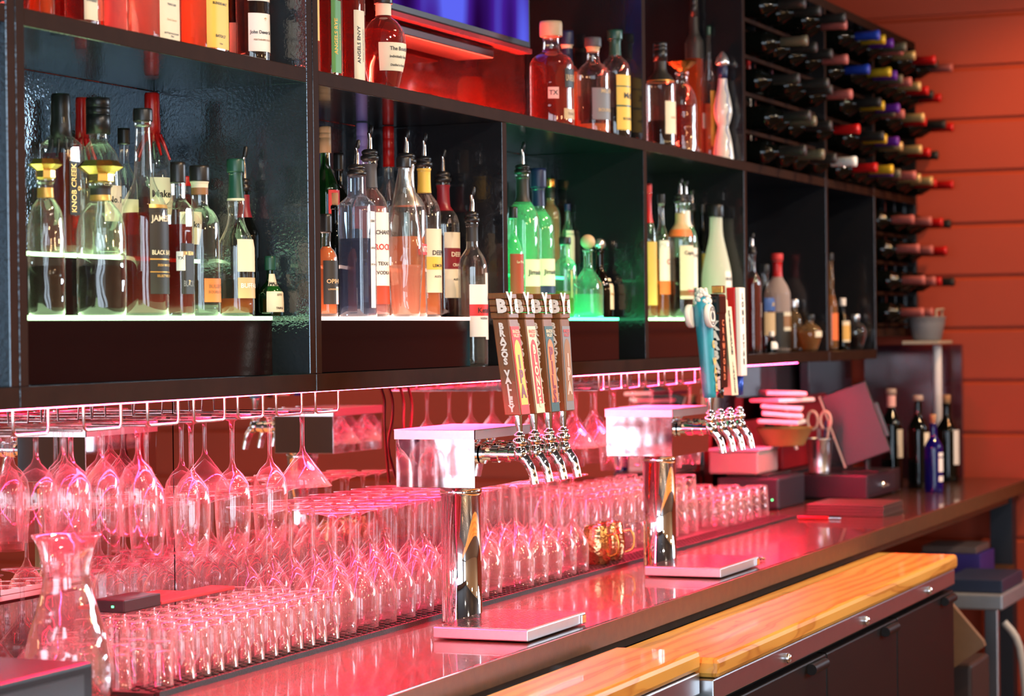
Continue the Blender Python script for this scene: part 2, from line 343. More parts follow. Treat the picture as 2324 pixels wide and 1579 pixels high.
# LED steps (two tier risers) in the lower bays
def step(x0, x1, col, lab, s=RISER, yf=2.022):
    t = empty('lit_bottle_step', (x0, yf, ZB1 + .0006), lab, 'display stand')
    g = glow('step_' + lab.split()[0], col, s); w_ = x1 - x0; z1 = 1.595 - ZB1; z2 = 1.70 - ZB1
    MB().box(0, w_, 0, .145, .0, z1 - .008, 0, .001).build('front_box', GLOSSB, t)
    MB().box(-.0, w_ + .0, -.001, .145, z1 - .0078, z1 - .0012).build('lit_top', g, t)
    MB().box(0, w_, .1455, .28, .0, z2 - .008, 0, .001).build('rear_box', GLOSSB, t)
    MB().box(0, w_, .1455, .28, z2 - .0078, z2 - .0012).build('lit_top', g, t)
step(2.979, 3.775, (.62, 1, .5), 'pale green glowing two level step under the whiskey bottles')
step(3.935, 4.665, (1, .62, .5), 'rosy white glowing two level step under the vodka and gin bottles', RISER * .9)
step(4.833, 5.60, (.08, 1, .38), 'emerald green glowing two level step under the tequila bottles', RISER * 1.6)
step(5.768, 6.50, (.5, 1, .42), 'yellow green glowing two level step under the rum bottles')
# ---------------------------------------------------------------- bottles
def prof_bottle(R, H, kind):
    k = {  # (radius / R, height / H)
        'std': [(.9, 0), (1, .015), (1, .3), (1, .58), (.96, .64), (.72, .72), (.42, .79), (.36, .86), (.36, .96), (.42, .965), (.42, .99), (.38, 1)],
        'slim': [(.9, 0), (1, .012), (1, .3), (1, .60), (.95, .66), (.6, .76), (.4, .84), (.36, .92), (.36, .99), (.36, 1)],
        'dome': [(.9, 0), (1, .02), (1, .3), (1, .62), (.93, .70), (.7, .76), (.46, .79), (.42, .84), (.42, .95), (.46, .96), (.46, .99), (.42, 1)],
        'taper': [(.9, 0), (1, .012), (1, .3), (1, .50), (.9, .57), (.6, .64), (.42, .7), (.36, .8), (.30, .95), (.36, .96), (.36, .99), (.33, 1)],
        'long': [(.9, 0), (1, .012), (1, .25), (1, .45), (.92, .52), (.6, .6), (.44, .68), (.5, .76), (.42, .84), (.36, .95), (.4, .96), (.4, 1)],
        'decan': [(.85, 0), (.97, .02), (1, .2), (1.0, .45), (.97, .64), (.82, .76), (.55, .83), (.42, .86), (.40, .95), (.48, .97), (.48, 1)],
        'round': [(.55, 0), (.62, .015), (.8, .2), (.97, .40), (1, .55), (.9, .68), (.6, .78), (.36, .83), (.34, .93), (.34, 1)],
        'squat': [(.9, 0), (1, .02), (1, .25), (1, .42), (.9, .52), (.62, .62), (.36, .70), (.3, .76), (.3, .95), (.36, .96), (.36, 1)],
        'square': [(.93, 0), (.98, .012), (.98, .3), (.98, .74), (.94, .79), (.66, .83), (.5, .855), (.48, .92), (.48, 1)],
        'milk': [(.8, 0), (.95, .02), (1, .15), (1, .38), (.9, .5), (.66, .66), (.46, .80), (.42, .92), (.42, 1)],
        'crink': [(.7, 0), (.8, .02), (.9, .2), (1, .38), (.95, .52), (.74, .7), (.5, .86), (.34, .96), (.34, 1)],
        'shoul': [(.9, 0), (1, .015), (1, .3), (1, .64), (.97, .70), (.8, .755), (.5, .80), (.40, .83), (.37, .95), (.42, .96), (.42, 1)]}[kind]
    return [(max(r, .0) * R, z * H) for r, z in cat(k, 3)]
def rad_at(pr, z):
    for (r0, z0), (r1, z1) in zip(pr, pr[1:]):
        if z0 <= z <= z1 and z1 > z0: return r0 + (r1 - r0) * (z - z0) / (z1 - z0)
    return pr[-1][0]
def sqr(a, sq): return 1 / ((abs(math.cos(a)) ** sq + abs(math.sin(a)) ** sq) ** (1 / sq)) if sq else 1.
CAPM = {'black': BLACK, 'gold': GOLDM, 'cork': CORK, 'silver': P['silver'], 'redwax': P['redwax'], 'green': P['dgreen'], 'wood': pm('pale_wood_stopper', (.6, .42, .25), .5)}
for k in ('lilac', 'tan', 'white', 'navy', 'red', 'maroon', 'yellow', 'dgrey'): CAPM[k] = P[k]
MET = pm('pourer_metal', (.8, .72, .66), .15, 1., var=.02)
STOOD = []; CLASH = []
def bottle(px, Y, Z, topy, wpx, kind, glass, liq, level, cap, lab, text, foil=None, sq=0., group=None, name='liquor_bottle', orient=-108, base_y=None):
    """one bottle: px, topy, wpx are its axis, top and width in the photograph, Y and Z where it stands"""
    X = fx(px, Y, Z + .1)
    p = proj((X, Y, Z)); d = F / (R3.transposed() @ (Vector((X, Y, Z)) - EYE)).z
    R = wpx / d / 2; H = at(proj((X, Y, Z + .2))[0], topy, Y).z - Z
    ct_, ccol, ch = cap
    if sq: R /= (1.15)
    lo, hi = (YF + R + .004, YW - .02 - R)
    if Z == T1: lo, hi = 2.024 + R, 2.166 - R
    elif Z == T2: lo, hi = 2.168 + R, 2.30 - R
    wall = [2.95, 3.88, 3.927, 5.74, 5.765, 6.62, 6.645, 7.533] if Z > 2 else [2.975, 3.88, 3.927, 4.805, 4.83, 5.74, 5.765, 6.62, 6.645, 7.533, 7.56, 8.185]
    Y = min(max(Y, lo), max(hi, lo)); Xf0 = fx(px, YF + .06, Z + .1); a_ = max([q for q in wall[::2] if q < Xf0] or [0]); b_ = wall[wall.index(a_) + 1]
    for _ in range(60):
        X = fx(px, Y, Z + .1)
        if X + R > b_ and Y > lo: Y -= .004
        elif X - R < a_ and Y < hi: Y += .004
        else: break
    X = min(max(X, a_ + R + .001), b_ - R - .001)
    for _ in range(40):                    # keep clear of the bottles already standing here
        near = [(bx_, by_, br_) for bx_, by_, bz_, br_ in STOOD if abs(bz_ - Z) < .02 and math.hypot(bx_ - X, by_ - Y) < br_ + R + .001]
        if not near: break
        bx_, by_, br_ = near[0]; d_ = math.hypot(X - bx_, Y - by_) + 1e-6; k_ = (br_ + R + .0015 - d_) * .6
        X = min(max(X + (X - bx_) / d_ * k_, a_ + R + .001), b_ - R - .001); Y = min(max(Y + (Y - by_) / d_ * k_, lo), max(hi, lo))
    if near: CLASH.append((text, near))
    STOOD.append((X, Y, Z, R)); Z += .0006
    Hb = H - ch; pr = prof_bottle(R, Hb, kind); n = 32 if R > .02 else 20
    nr = pr[-1][0]
    root = MB().lathe(pr, n, 0, sq=sq, caps=True).build(name, glass, None, (X, Y, Z)); tag(root, text, 'bottle', group)
    if liq:
        lz = level * Hb; q = [(r * .93 - .0012, z) for r, z in pr if .006 < z < lz]; q = [(q[0][0] if q else R * .85, .006)] + q + [(max(rad_at(pr, lz) * .93 - .0012, .002), lz)]
        MB().lathe(q, n, 0, sq=sq).build('liquid', LQ[liq], root)
    # stopper, cap or pourer
    c = MB(); cm = CAPM.get(ccol, BLACK)
    if ct_ == 'pour':
        c.lathe([(nr * .95, Hb - .004), (nr * 1.25, Hb), (nr * 1.28, Hb + .006), (nr * 1.02, Hb + .008), (nr * 1.02, Hb + .011), (nr * 1.1, Hb + .012), (nr * 1.1, Hb + .016), (nr * .8, Hb + .02), (.004, Hb + .022)], 16)
        c.build('pourer_collar', cm, root)
        s = MB(); z0 = Hb + .02; s.tube([(0, 0, z0), (0, -.001, z0 + .02), (0, .001, z0 + .035), (0, -.003, z0 + (ch - .02) * .75)], [.0055, .0042, .0036, .003], 10); s.build('pourer_spout', MET, root)
        MB().tube([(0, -.002, z0 + (ch - .02) * .66), (0, -.003, z0 + (ch - .02) * .72), (0, -.005, z0 + ch - .022), (0, -.005, z0 + ch - .02)], [.0042, .0046, .004, .0015], 10).build('spout_cover', BLACK, root)
    elif ct_ == 'cap':
        rr = nr * 1.22; c.lathe([(rr, Hb - .006), (rr * 1.02, Hb - .004), (rr * 1.02, Hb + ch * .8), (rr * .97, H), (0.0005, H)], 20).build('cap', cm, root)
    elif ct_ == 'tall':
        rr = nr * 1.15; c.lathe([(rr, Hb - .02), (rr, Hb + ch * .3), (rr * .96, Hb + ch * .32), (rr, Hb + ch * .34), (rr, Hb + ch * .6), (rr * .96, Hb + ch * .62), (rr, Hb + ch * .64), (rr, H - .002), (rr * .93, H), (.0005, H)], 20).build('cap', cm, root)
    elif ct_ == 'wax':
        rr = nr * 1.12; c.lathe([(rr * 1.15, Hb - .055), (rr * 1.12, Hb - .02), (rr, Hb), (rr * 1.05, Hb + .004), (rr * 1.02, H - .004), (rr * .9, H), (.0005, H)], 20)
        for k in range(9):
            a = 2 * PI * k / 9; l = .018 + .016 * ((k * 7) % 5) / 4; zz = Hb - .055; r1 = rad_at(pr, max(zz - l, 0)) + .0012
            c.tube([(rr * 1.1 * math.cos(a), rr * 1.1 * math.sin(a), zz + .012), (max(rr * 1.15, r1 * .6) * math.cos(a), max(rr * 1.15, r1 * .6) * math.sin(a), zz), (r1 * math.cos(a), r1 * math.sin(a), zz - l)], [.004, .0035, .0022], 6)
        c.build('wax_seal', cm, root)
    elif ct_ == 'facet':
        rr = nr * 1.35; c.lathe([(nr * .9, Hb - .002), (nr * 1.1, Hb + .001), (nr * 1.1, Hb + .012), (rr * .9, Hb + .014), (rr * 1.45, Hb + ch * .7), (rr * 1.1, H), (.0005, H)], 8, sm=False).build('stopper', cm, root)
    elif ct_ == 'ball':
        rb = ch * .5; c.lathe([(rb * math.sin(a) + .0004, Hb + rb - rb * math.cos(a)) for a in [PI * i / 12 for i in range(13)]], 20).build('stopper', cm, root)
    elif ct_ == 'cork':
        c.lathe([(nr * .75, Hb - .02), (nr * .85, H - .002), (nr * .8, H), (.0005, H)], 16).build('cork', CORK, root)
    elif ct_ == 'flare':
        c.lathe([(nr * .8, Hb), (nr * 1.0, Hb + ch * .3), (nr * 2.2, Hb + ch * .9), (nr * 2.0, H), (.0005, H)], 10, sm=False).build('stopper', cm, root)
    if foil:
        for fc, f0, f1 in foil:
            z0, z1 = f0 * Hb, f1 * Hb; q = [(rad_at(pr, z0 + (z1 - z0) * i / 6) + .0008, z0 + (z1 - z0) * i / 6) for i in range(7)]
            MB().lathe(q, 24, caps=False, sq=sq if f1 < .7 else 0).build('neck_foil', P.get(fc, BLACK), root)
    # labels: (colour, low, high, half angle, [(words, height 0-1, size/R, ink, vertical)...], offset angle)
    for L_ in (lab or []):
        col, z0, z1, ha, words = L_[:5]; off = L_[5] if len(L_) > 5 else 0; band = L_[6] if len(L_) > 6 else None
        z0 *= Hb; z1 *= Hb; mats = [P[col]]; l = MB(); ac = math.radians(orient + off); ha = math.radians(ha); nn = 14; rz = lambda z: rad_at(pr, z)
        def pt(a, z, d=.0009):
            r = rz(z) * sqr(a, sq) + d; return (r * math.cos(a), r * math.sin(a), z)
        A = [ac - ha + 2 * ha * i / nn for i in range(nn + 1)]; ZZ = [z0 + (z1 - z0) * i / 4 for i in range(5)]
        l.add([pt(a, z) for z in ZZ for a in A], [(j * (nn + 1) + i, j * (nn + 1) + i + 1, (j + 1) * (nn + 1) + i + 1, (j + 1) * (nn + 1) + i) for j in range(4) for i in range(nn)], 0, True)
        def mi(c):
            if P[c] not in mats: mats.append(P[c])
            return mats.index(P[c])
        if band:
            for bc, b0, b1 in band:
                l.add([pt(a, z, .0013) for z in (z0 + (z1 - z0) * b0, z0 + (z1 - z0) * b1) for a in A], [(i, i + 1, nn + 2 + i, nn + 1 + i) for i in range(nn)], mi(bc), True)
        for wd in words:
            tx, v, sz, ink = wd[:4]; vert = wd[4] if len(wd) > 4 else 0
            fn = lambda u, vv: pt(ac + (math.atan(u / R) if sq else u / R), (z0 + z1) / 2 + vv, .0017)
            gv = glyphs(tx, 1., .02)[0]; wid = max(p_[0] for p_ in gv) - min(p_[0] for p_ in gv); room = (z1 - z0) * .92 if vert else 2 * ha * R * .9
            text_on(l, fn, tx, 0 if not vert else (wd[5] * R if len(wd) > 5 else 0), (v - .5) * (z1 - z0) if not vert else 0, sz * R, mi(ink), rot=vert, sx=min(1., room / (wid * sz * R)))
        l.build('paper_label', mats, root)
    return root
T1, T2 = 1.595, 1.70
CR = [('Crown', .5, .3, 'gold')]
# --- lower bay of whiskey bottles
bottle(105, 2.09, T1, 362, 84, 'decan', BOTW, 'dark', .36, ('facet', 'gold', .03), None, 'cut glass decanter bottle half hidden by the left upright', foil=[('gold', .86, .93)])
bottle(140, 2.23, T2, 214, 92, 'square', BOT, 'red', .72, ('wax', 'black', .035), [('black', .28, .66, 26, [('KNOB CREEK', .5, .62, 'gold', 1, -.12), ('9', .12, .62, 'gold', 1, .45)], 10)], 'tall square whiskey bottle with black wax neck and black upright label', sq=5)
bottle(188, 2.28, T2, 224, 70, 'round', BOT, 'red', .5, ('wax', 'redwax', .03), None, 'red wax sealed bottle peeking between the black capped ones')
bottle(225, 2.20, T2, 222, 100, 'decan', BOTW, 'clear', .5, ('tall', 'black', .042), [('cream', .25, .52, 34, [('No. 7', .6, .4, 'ink')], 8)], 'tall clear decanter bottle with wide black cap on the rear step', foil=[('silver', .93, .99)])
bottle(283, 2.27, T2, 292, 60, 'std', BOT, 'amber', .5, ('cap', 'black', .022), [('cream', .2, .5, 60, [])], 'small amber bottle with dark cork topped cap behind the long necked bottle')
bottle(230, 2.08, T1, 366, 112, 'decan', BOTW, 'dark', .37, ('facet', 'gold', .034), None, 'broad cut glass decanter bottle with faceted gold stopper and dark whisky', foil=[('gold', .86, .9), ('black', .90, .97)])
bottle(328, 2.12, T1, 248, 108, 'taper', BOT, 'red', .52, ('cap', 'black', .016), [('black', .11, .56, 46, [('JAMESON', .84, .36, 'cream'), ('BLACK BARREL', .46, .27, 'cream'), ('IRISH WHISKEY', .32, .14, 'gold'), ('SELECT RESERVE', .2, .14, 'gold')], 14, [('gold', .96, 1.), ('gold', .38, .395), ('gold', .24, .25)])], 'long necked clear whiskey bottle with black and gold label', orient=-104)
bottle(348, 2.26, T2, 212, 88, 'round', BOT, 'red', .42, ('wax', 'redwax', .034), [('cream', .3, .55, 50, [("Maker's", .55, .5, 'ink')], 0)], 'tall bottle sealed in dripping red wax against the back panel')
bottle(392, 2.24, T2, 400, 74, 'round', BOT, 'red', .85, ('cap', 'redwax', .012), [('cream', .2, .62, 60, [('ke', .6, .5, 'ink')], 0)], 'round shouldered red bottle behind the small square black label bottle')
bottle(406, 2.10, T1, 369, 68, 'square', BOT, 'red', .67, ('cap', 'black', .03), [('black', .16, .53, 40, [('JIM BEAM', .8, .42, 'gold'), ('7', .22, .5, 'gold'), ('BLACK', .2, .62, 'grey')], 6), ('white', .33, .47, 17, [('TX', .65, .3, 'ink')], -35)], 'small square bourbon bottle with black label and white sticker', sq=5)
bottle(455, 2.10, T1, 377, 88, 'dome', BOT, 'clear', .08, ('cap', 'black', .022), [('orange', .1, .27, 40, [('BULLEIT', .66, .26, 'brown'), ('BOURBON', .42, .2, 'brown')], 8)], 'clear dome shouldered bottle with small orange label', foil=[('cream', .93, .99), ('brown', .88, .93)])
bottle(537, 2.09, T1, 362, 80, 'long', BOT, 'amber', .12, ('cap', 'green', .018), [('cream', .30, .52, 52, [], 12), ('tan', .12, .26, 52, [('BUFFALO', .6, .36, 'white')], 12)], 'clear bottle with dark green neck and torn gold paper label', foil=[('dgreen', .80, .99), ('cream', .785, .80)])
bottle(556, 2.2, T1, 349, 62, 'slim', BOTK, None, 0, ('pour', 'black', .08), None, 'dark bottle with steel pourer and red neck behind the green capped bottle', foil=[('maroon', .78, .96)])
bottle(590, 2.13, T1, 586, 56, 'squat', BOTG, None, 0, ('cap', 'green', .02), [('cream', .08, .86, 62, [('JAMESON', .76, .62, 'ink'), ('TRIPLE', .1, .24, 'ink'), ('ESTD', .45, .22, 'ink')], 0)], 'short green bottle with cream label at the right end of the green step')
# --- lower bay of gins and vodkas
bottle(740, 2.25, T2, 288, 62, 'std', BOTG, None, 0, ('tall', 'tan', .035), [('red', .42, .62, 34, [], 0)], 'green herbal liqueur bottle with ribbed tan cap beside the double upright', sq=0)
bottle(770, 2.26, T2, 348, 52, 'std', BOTK, None, 0, ('cap', 'black', .03), None, 'dark bottle with wide black cap on the rear step')
bottle(741, 2.10, T1, 486, 50, 'dome', BOT, 'orange', .8, ('cap', 'black', .03), [('black', .14, .64, 62, [('OPIHR', .52, .55, 'tan'), ('LONDON DRY', .34, .2, 'tan')], 0), ('white', .14, .34, 20, [('TABC', .15, .2, 'red')], 30)], 'pink tinted gin bottle with black and orange label beside the upright')
bottle(762, 2.19, T1, 445, 46, 'std', BOTK, None, 0, ('cork', 'cork', .025), None, 'black bottle stoppered with a plain cork', name='liquor_bottle')
bottle(782, 2.13, T1, 520, 48, 'dome', BOTD, None, 0, ('cap', 'black', .016), [('cream', .18, .72, 66, [('MONKEY', .88, .4, 'purple'), ('47', .5, .6, 'purple'), ('SCHWARZWALD', .1, .2, 'purple')], 0)], 'dark gin bottle with cream and lilac picture label')
bottle(812, 2.08, T1, 318, 88, 'square', BOTSAP, 'blue', .55, ('pour', 'black', .07), [('white', .06, .74, 17, [('BOMBAY', .9, .2, 'ink'), ('SAPPHIRE', .62, .16, 'ink'), ('DRY GIN', .45, .14, 'ink')], 6)], 'pale blue square gin bottle with tall arched white label', sq=4, orient=-95)
bottle(824, 2.27, T2, 280, 60, 'std', BOT, 'gold', .5, ('tall', 'lilac', .075), None, 'bottle with long lilac screw cap at the back')
bottle(842, 2.15, T1, 290, 80, 'shoul', BOT, 'pink', .7, ('pour', 'black', .07), [('white', .08, .66, 58, [('ENCHANTED', .78, .33, 'ink'), ('ROCK', .62, .46, 'red'), ('TEXAS', .44, .28, 'ink'), ('VODKA', .34, .28, 'ink')], 0, [('brick', 0, .2)])], 'vodka bottle with grey neck foil and white label over red footer', foil=[('dgrey', .82, .97)])
bottle(886, 2.10, T1, 357, 82, 'crink', BOTW, 'peach', .34, ('cap', 'black', .016), None, 'clear faceted bottle without label and small black cap')
bottle(884, 2.27, T2, 290, 60, 'std', BOT, 'red', .5, ('tall', 'redwax', .07), None, 'bottle with long red screw cap at the back of the gin bay')
bottle(925, 2.11, T1, 295, 88, 'shoul', BOT, 'orange', .52, ('pour', 'black', .07), [('red', .40, .47, 24, [('TAITO', .5, .42, 'white')], 10)], 'silver necked vodka bottle half filled with orange spirit', foil=[('silver', .72, .98)])
bottle(965, 2.12, T1, 303, 74, 'shoul', BOT, 'orange', .35, ('pour', 'black', .07), [('cream', .16, .58, 50, [('DEEP', .62, .4, 'ink'), ('LEMON', .42, .26, 'ink'), ('AUSTIN', .25, .18, 'ink')], 4, [('yellow', .36, .56)])], 'vodka bottle with yellow neck foil and yellow printed label', foil=[('yellow', .82, .98)])
bottle(1008, 2.13, T1, 340, 72, 'shoul', BOT, 'cran', .60, ('pour', 'black', .07), [('cream', .14, .62, 50, [('DEEP', .66, .4, 'cream'), ('CRAN', .5, .26, 'cream'), ('AUSTIN', .28, .18, 'ink')], 4, [('maroon', .44, .76)])], 'cranberry vodka bottle with dark red neck foil', foil=[('maroon', .78, .97)])
bottle(1074, 2.04, ZB1, 424, 66, 'shoul', BOT, 'clear', .62, ('pour', 'black', .075), [('white', .2, .56, 62, [('Ketel', .5, .5, 'ink'), ('VODKA', .35, .2, 'ink')], 0, [('red', .4, .62)]), ('white', .18, .64, 26, [('K', .62, .5, 'ink')], 34)], 'tall clear vodka bottle standing on the bay floor right of the rosy step', foil=[('black', .86, .98)])
# --- green tequila bay
bottle(1166, 2.09, T1, 470, 44, 'std', GRNB, 'green', .8, ('cap', 'black', .02), [('brick', .05, .62, 70, [('La Pinta', .86, .34, 'cream')], 0)], 'brick red labelled tequila bottle cut off by the left divider')
bottle(1188, 2.12, T1, 322, 74, 'shoul', GRNB, 'green', .78, ('pour', 'black', .075), [('cream', .16, .40, 50, [('Jimador', .62, .42, 'ink')], 6, [('brown', .0, .22)])], 'clear tequila bottle with pourer and brown banded label', foil=[('black', .80, .98)])
bottle(1224, 2.14, T1, 385, 70, 'shoul', GRNB, 'green', .8, ('cap', 'navy', .04), [('cream', .18, .44, 56, [('Jimador', .62, .42, 'ink')], 6, [('navy', .0, .22)])], 'clear tequila bottle with blue black cap and blue banded label', foil=[('navy', .84, .98)])
bottle(1250, 2.24, T2, 405, 46, 'dome', GRNB, 'orange', .9, ('cap', 'gold', .018), None, 'tequila bottle with gold stopper and black collar at the back', foil=[('black', .86, .98)])
bottle(1277, 2.25, T2, 468, 30, 'std', GRNB, 'green', .7, ('cap', 'navy', .012), [('cream', .2, .68, 66, [])], 'slim blue shouldered bottle with pale label behind')
bottle(1283, 2.15, T1, 540, 52, 'dome', GRNB, 'gold', .35, ('cap', 'black', .012), [('orange', .2, .26, 8, [], 0), ('tan', .26, .62, 6, [], -18), ('tan', .2, .55, 6, [], 16)], 'tequila bottle painted with orange agave leaves')
bottle(1322, 2.09, T1, 533, 70, 'squat', GRNB, 'green', .34, ('ball', 'wood', .036), None, 'squat tequila bottle with round wooden ball stopper', sq=4)
bottle(1362, 2.11, T1, 542, 60, 'squat', BOTD, None, 0, ('ball', 'silver', .03), [('cream', .12, .58, 30, [('Reposado', .5, .24, 'gold')], 12)], 'dark brown squat tequila bottle with oval cream label', orient=-95)
# --- rum bay
bottle(1474, 2.16, T1, 420, 34, 'std', BOT, 'amber', .5, ('cap', 'red', .02), [('amberlab', .1, .6, 70, [])], 'mustard labelled rum bottle with red neck beside the divider', foil=[('redwax', .75, .98)])
bottle(1492, 2.13, T1, 440, 36, 'std', BOT, 'amber', .5, ('cap', 'black', .02), [('white', .2, .66, 70, [('C', .6, .9, 'red')], 0, [('orange', 0, .25)])], 'rum bottle with white label and red circle')
bottle(1524, 2.10, T1, 405, 56, 'shoul', BOT, 'dark', .52, ('pour', 'black', .065), [('cream', .16, .62, 58, [('Captain', .86, .42, 'ink'), ('Spiced', .16, .3, 'red')], 0, [('brown', .06, .16)])], 'spiced rum bottle with cream label and amber neck band', foil=[('tan', .76, .9), ('orange', .7, .76)])
bottle(1558, 2.12, T1, 410, 50, 'shoul', GRNB, 'green', .5, ('pour', 'black', .06), [('white', .26, .6, 58, [('BACARDI', .8, .36, 'ink')], 0), ('black', .12, .25, 58, [], 0)], 'white rum bottle with white neck label', foil=[('white', .78, .92)])
bottle(1572, 2.2, T1, 440, 40, 'std', BOTK, None, 0, ('pour', 'black', .06), None, 'dark bottle with slim steel pourer in the rum bay')
bottle(1606, 2.10, T1, 466, 68, 'milk', WHITEG, None, 0, ('cap', 'black', .03), [('white', .3, .45, 20, [('MALIBU', .5, .3, 'ink')], 0)], 'frosted white rum bottle glowing beside the blue tap handle')
bottle(1629, 2.2, T1, 478, 26, 'std', BOTK, None, 0, ('cap', 'black', .02), [('yellow', .3, .6, 60, [])], 'dark bottle with yellow label behind the white one')
# --- bays right of the lit steps
ZF = ZB1
bottle(1708, 2.08, ZF, 530, 40, 'shoul', BOT, 'red', .75, ('pour', 'black', .06), [('white', .36, .5, 30, [], 50)], 'red liqueur bottle with steel pourer at the left of the dark bay')
bottle(1737, 2.16, ZF, 600, 44, 'std', BOT, 'red', .6, ('cap', 'black', .02), [('blue', .5, .66, 60, [('A', .5, .6, 'yellow')]), ('tan', .2, .48, 60, [])], 'small bottle with blue and yellow shoulder label')
bottle(1764, 2.14, ZF, 576, 58, 'std', FROST, None, 0, ('cap', 'red', .015), [('black', .0, .42, 85, []), ('cream', .22, .42, 40, [], 12, [('brown', .2, .8)])], 'frosted bottle with red neck foil and black lower half', foil=[('redwax', .80, .98)])
bottle(1803, 2.12, ZF, 680, 34, 'decan', BOTT, 'gold', .5, ('cap', 'silver', .02), None, 'small tan decanter with clear stopper')
bottle(1826, 2.2, ZF, 716, 50, 'round', BOTT, 'gold', .6, ('cap', 'black', .012), [('cream', .42, .6, 30, [])], 'round amber bottle lying behind the small decanter')
bottle(1751, 2.04, ZF, 752, 26, 'squat', BOTK, None, 0, ('cap', 'white', .01), [('white', .2, .6, 60, [])], 'tiny black and white bottle on the dark bay floor')
bottle(1886, 2.10, ZF, 575, 30, 'long', BOTT, 'gold', .6, ('cap', 'black', .02), [('orange', .1, .4, 50, [])], 'tall tan bottle beside the divider of the narrow bay')
bottle(1913, 2.08, ZF, 677, 30, 'std', BOTK, None, 0, ('cap', 'white', .02), [('cream', .16, .62, 60, [], 0, [('amberlab', .1, .8)])], 'little black bottle with gold framed label and white cap')
bottle(1942, 2.13, ZF, 715, 46, 'round', BOT, 'dark', .42, ('cap', 'silver', .01), None, 'small round decanter half full of dark spirit')
# --- upper shelf
ZU = ZM1; STOOD.append((fx(1641, 2.05, ZM1 + .1), 2.05, ZM1, .034))
for px, Y, top, wp, kd, gl, lq, lab, tx, kw in [
    (92, 2.10, -230, 60, 'std', BOT, 'amber', None, 'amber bottle at the left end of the upper shelf', {}),
    (132, 2.16, -230, 62, 'std', BOT, 'red', None, 'deep red bottle second on the upper shelf', {}),
    (186, 2.10, -260, 78, 'square', BOT, 'red', [('cream', .1, .4, 34, [('WHISKEY', .5, .3, 'ink')])], 'amber square bottle with straw coloured label on the upper shelf', dict(sq=5)),
    (228, 2.2, -230, 40, 'slim', BOT, 'amber', [('cream', .22, .5, 60, [])], 'slim bottle with narrow cream label on the upper shelf', {}),
    (262, 2.14, -220, 58, 'std', BOT, 'pink', None, 'rose red bottle between the straw and cream labels', {}),
    (345, 2.10, -270, 122, 'square', BOT, 'peach', [('cream', .045, .5, 40, [('AGED 12', .74, .2, 'ink'), ('TRIPLE CASK', .52, .12, 'ink'), ('David Stewart', .3, .13, 'tan'), ('BOTTLED IN SCOTLAND', .1, .1, 'ink'), ('750ml', .06, .1, 'ink')], 14)], 'wide pale bottle with tall cream label reading 12', dict(sq=4)),
    (462, 2.10, -250, 112, 'square', BOT, 'orange', [('yellow', .06, .5, 44, [('THE BLEND', .75, .14, 'ink'), ('BLENDED MALT', .66, .16, 'ink'), ('BATCH 27', .18, .18, 'ink'), ('750ml', .07, .1, 'ink')], 8)], 'amber bottle with yellow label reading batch 27', dict(sq=4)),
    (528, 2.2, -200, 50, 'std', BOT, 'dark', [('cream', .1, .3, 60, [])], 'dark bottle half hidden behind the white label bottle', {}),
    (573, 2.08, -230, 76, 'std', BOT, 'dark', [('white', .09, .34, 62, [('John Dewar & Sons', .5, .28, 'ink'), ('PERTHSHIRE SCOTLAND', .3, .14, 'brown'), ('*', .8, .5, 'gold')], 4), ('white', .42, .6, 60, [])], 'whisky bottle with white crested label near the double upright', {}),
    (701, 2.06, -300, 50, 'square', BOT, 'amber', [('yellow', .18, .8, 40, [])], 'bottle with tall yellow label mostly hidden by the double upright', dict(sq=5)),
    (745, 2.07, -260, 64, 'square', BOT, 'red', [('green', .04, .44, 34, [('ANGELS RYE', .5, .52, 'yellow', 1, -.2), ('FINISHED RYE WHISKEY', .5, .2, 'yellow', 1, .35)], 0)], 'flat red whiskey bottle with tall green label', dict(sq=5)),
    (799, 2.07, -240, 60, 'square', BOT, 'red', [('cream', .03, .42, 38, [('ANGELS ENVY', .5, .5, 'ink', 1, -.25), ('STRAIGHT BOURBON WHISKEY', .5, .2, 'ink', 1, .4)], 0)], 'flat red whiskey bottle with tall cream label', dict(sq=5)),
    (871, 2.08, -30, 100, 'round', BOT, 'red', [('cream', .23, .53, 66, [('The Bourbon', .78, .24, 'ink'), ('Individually Selected', .5, .16, 'ink'), ('Distilled in Kentucky', .2, .14, 'ink')], 6)], 'round red bourbon bottle with scalloped cream band label', dict(foil=[('cream', .84, .98)])),
]: bottle(px, Y, ZU, top, wp, kd, gl, lq, .86 if lq not in ('peach',) else .7, ('cap', 'black', .03), lab, tx, **kw)
bottle(1252, 2.09, ZU, 50, 100, 'shoul', BOT, 'red', .84, ('cap', 'wood', .03), [('black', .42, .62, 28, [('UNREINED', .5, .4, 'tan')], 14), ('tan', .09, .2, 26, [('TEXAS', .5, .16, 'brown')], 8), ('pinkp', .3, .42, 14, [('TX', .5, .3, 'ink')], -46)], 'wide red whiskey bottle with black shield label and pale diamond sticker')
bottle(1288, 2.2, ZU, 75, 66, 'std', BOT, 'orange', .7, ('cap', 'navy', .03), [('black', .2, .45, 28, [], 20)], 'bottle with blue black cap behind the shield label bottle', foil=[('cream', .94, .99), ('navy', .8, .94)])
bottle(1347, 2.09, ZU, 86, 74, 'shoul', BOT, 'orange', .14, ('cap', 'dgrey', .018), [('grey', .18, .52, 60, [('MILAM', .9, .34, 'tan'), ('BOURBON', .3, .28, 'tan')], 4)], 'nearly empty bourbon bottle with slate grey label', foil=[('tan', .92, .99)])
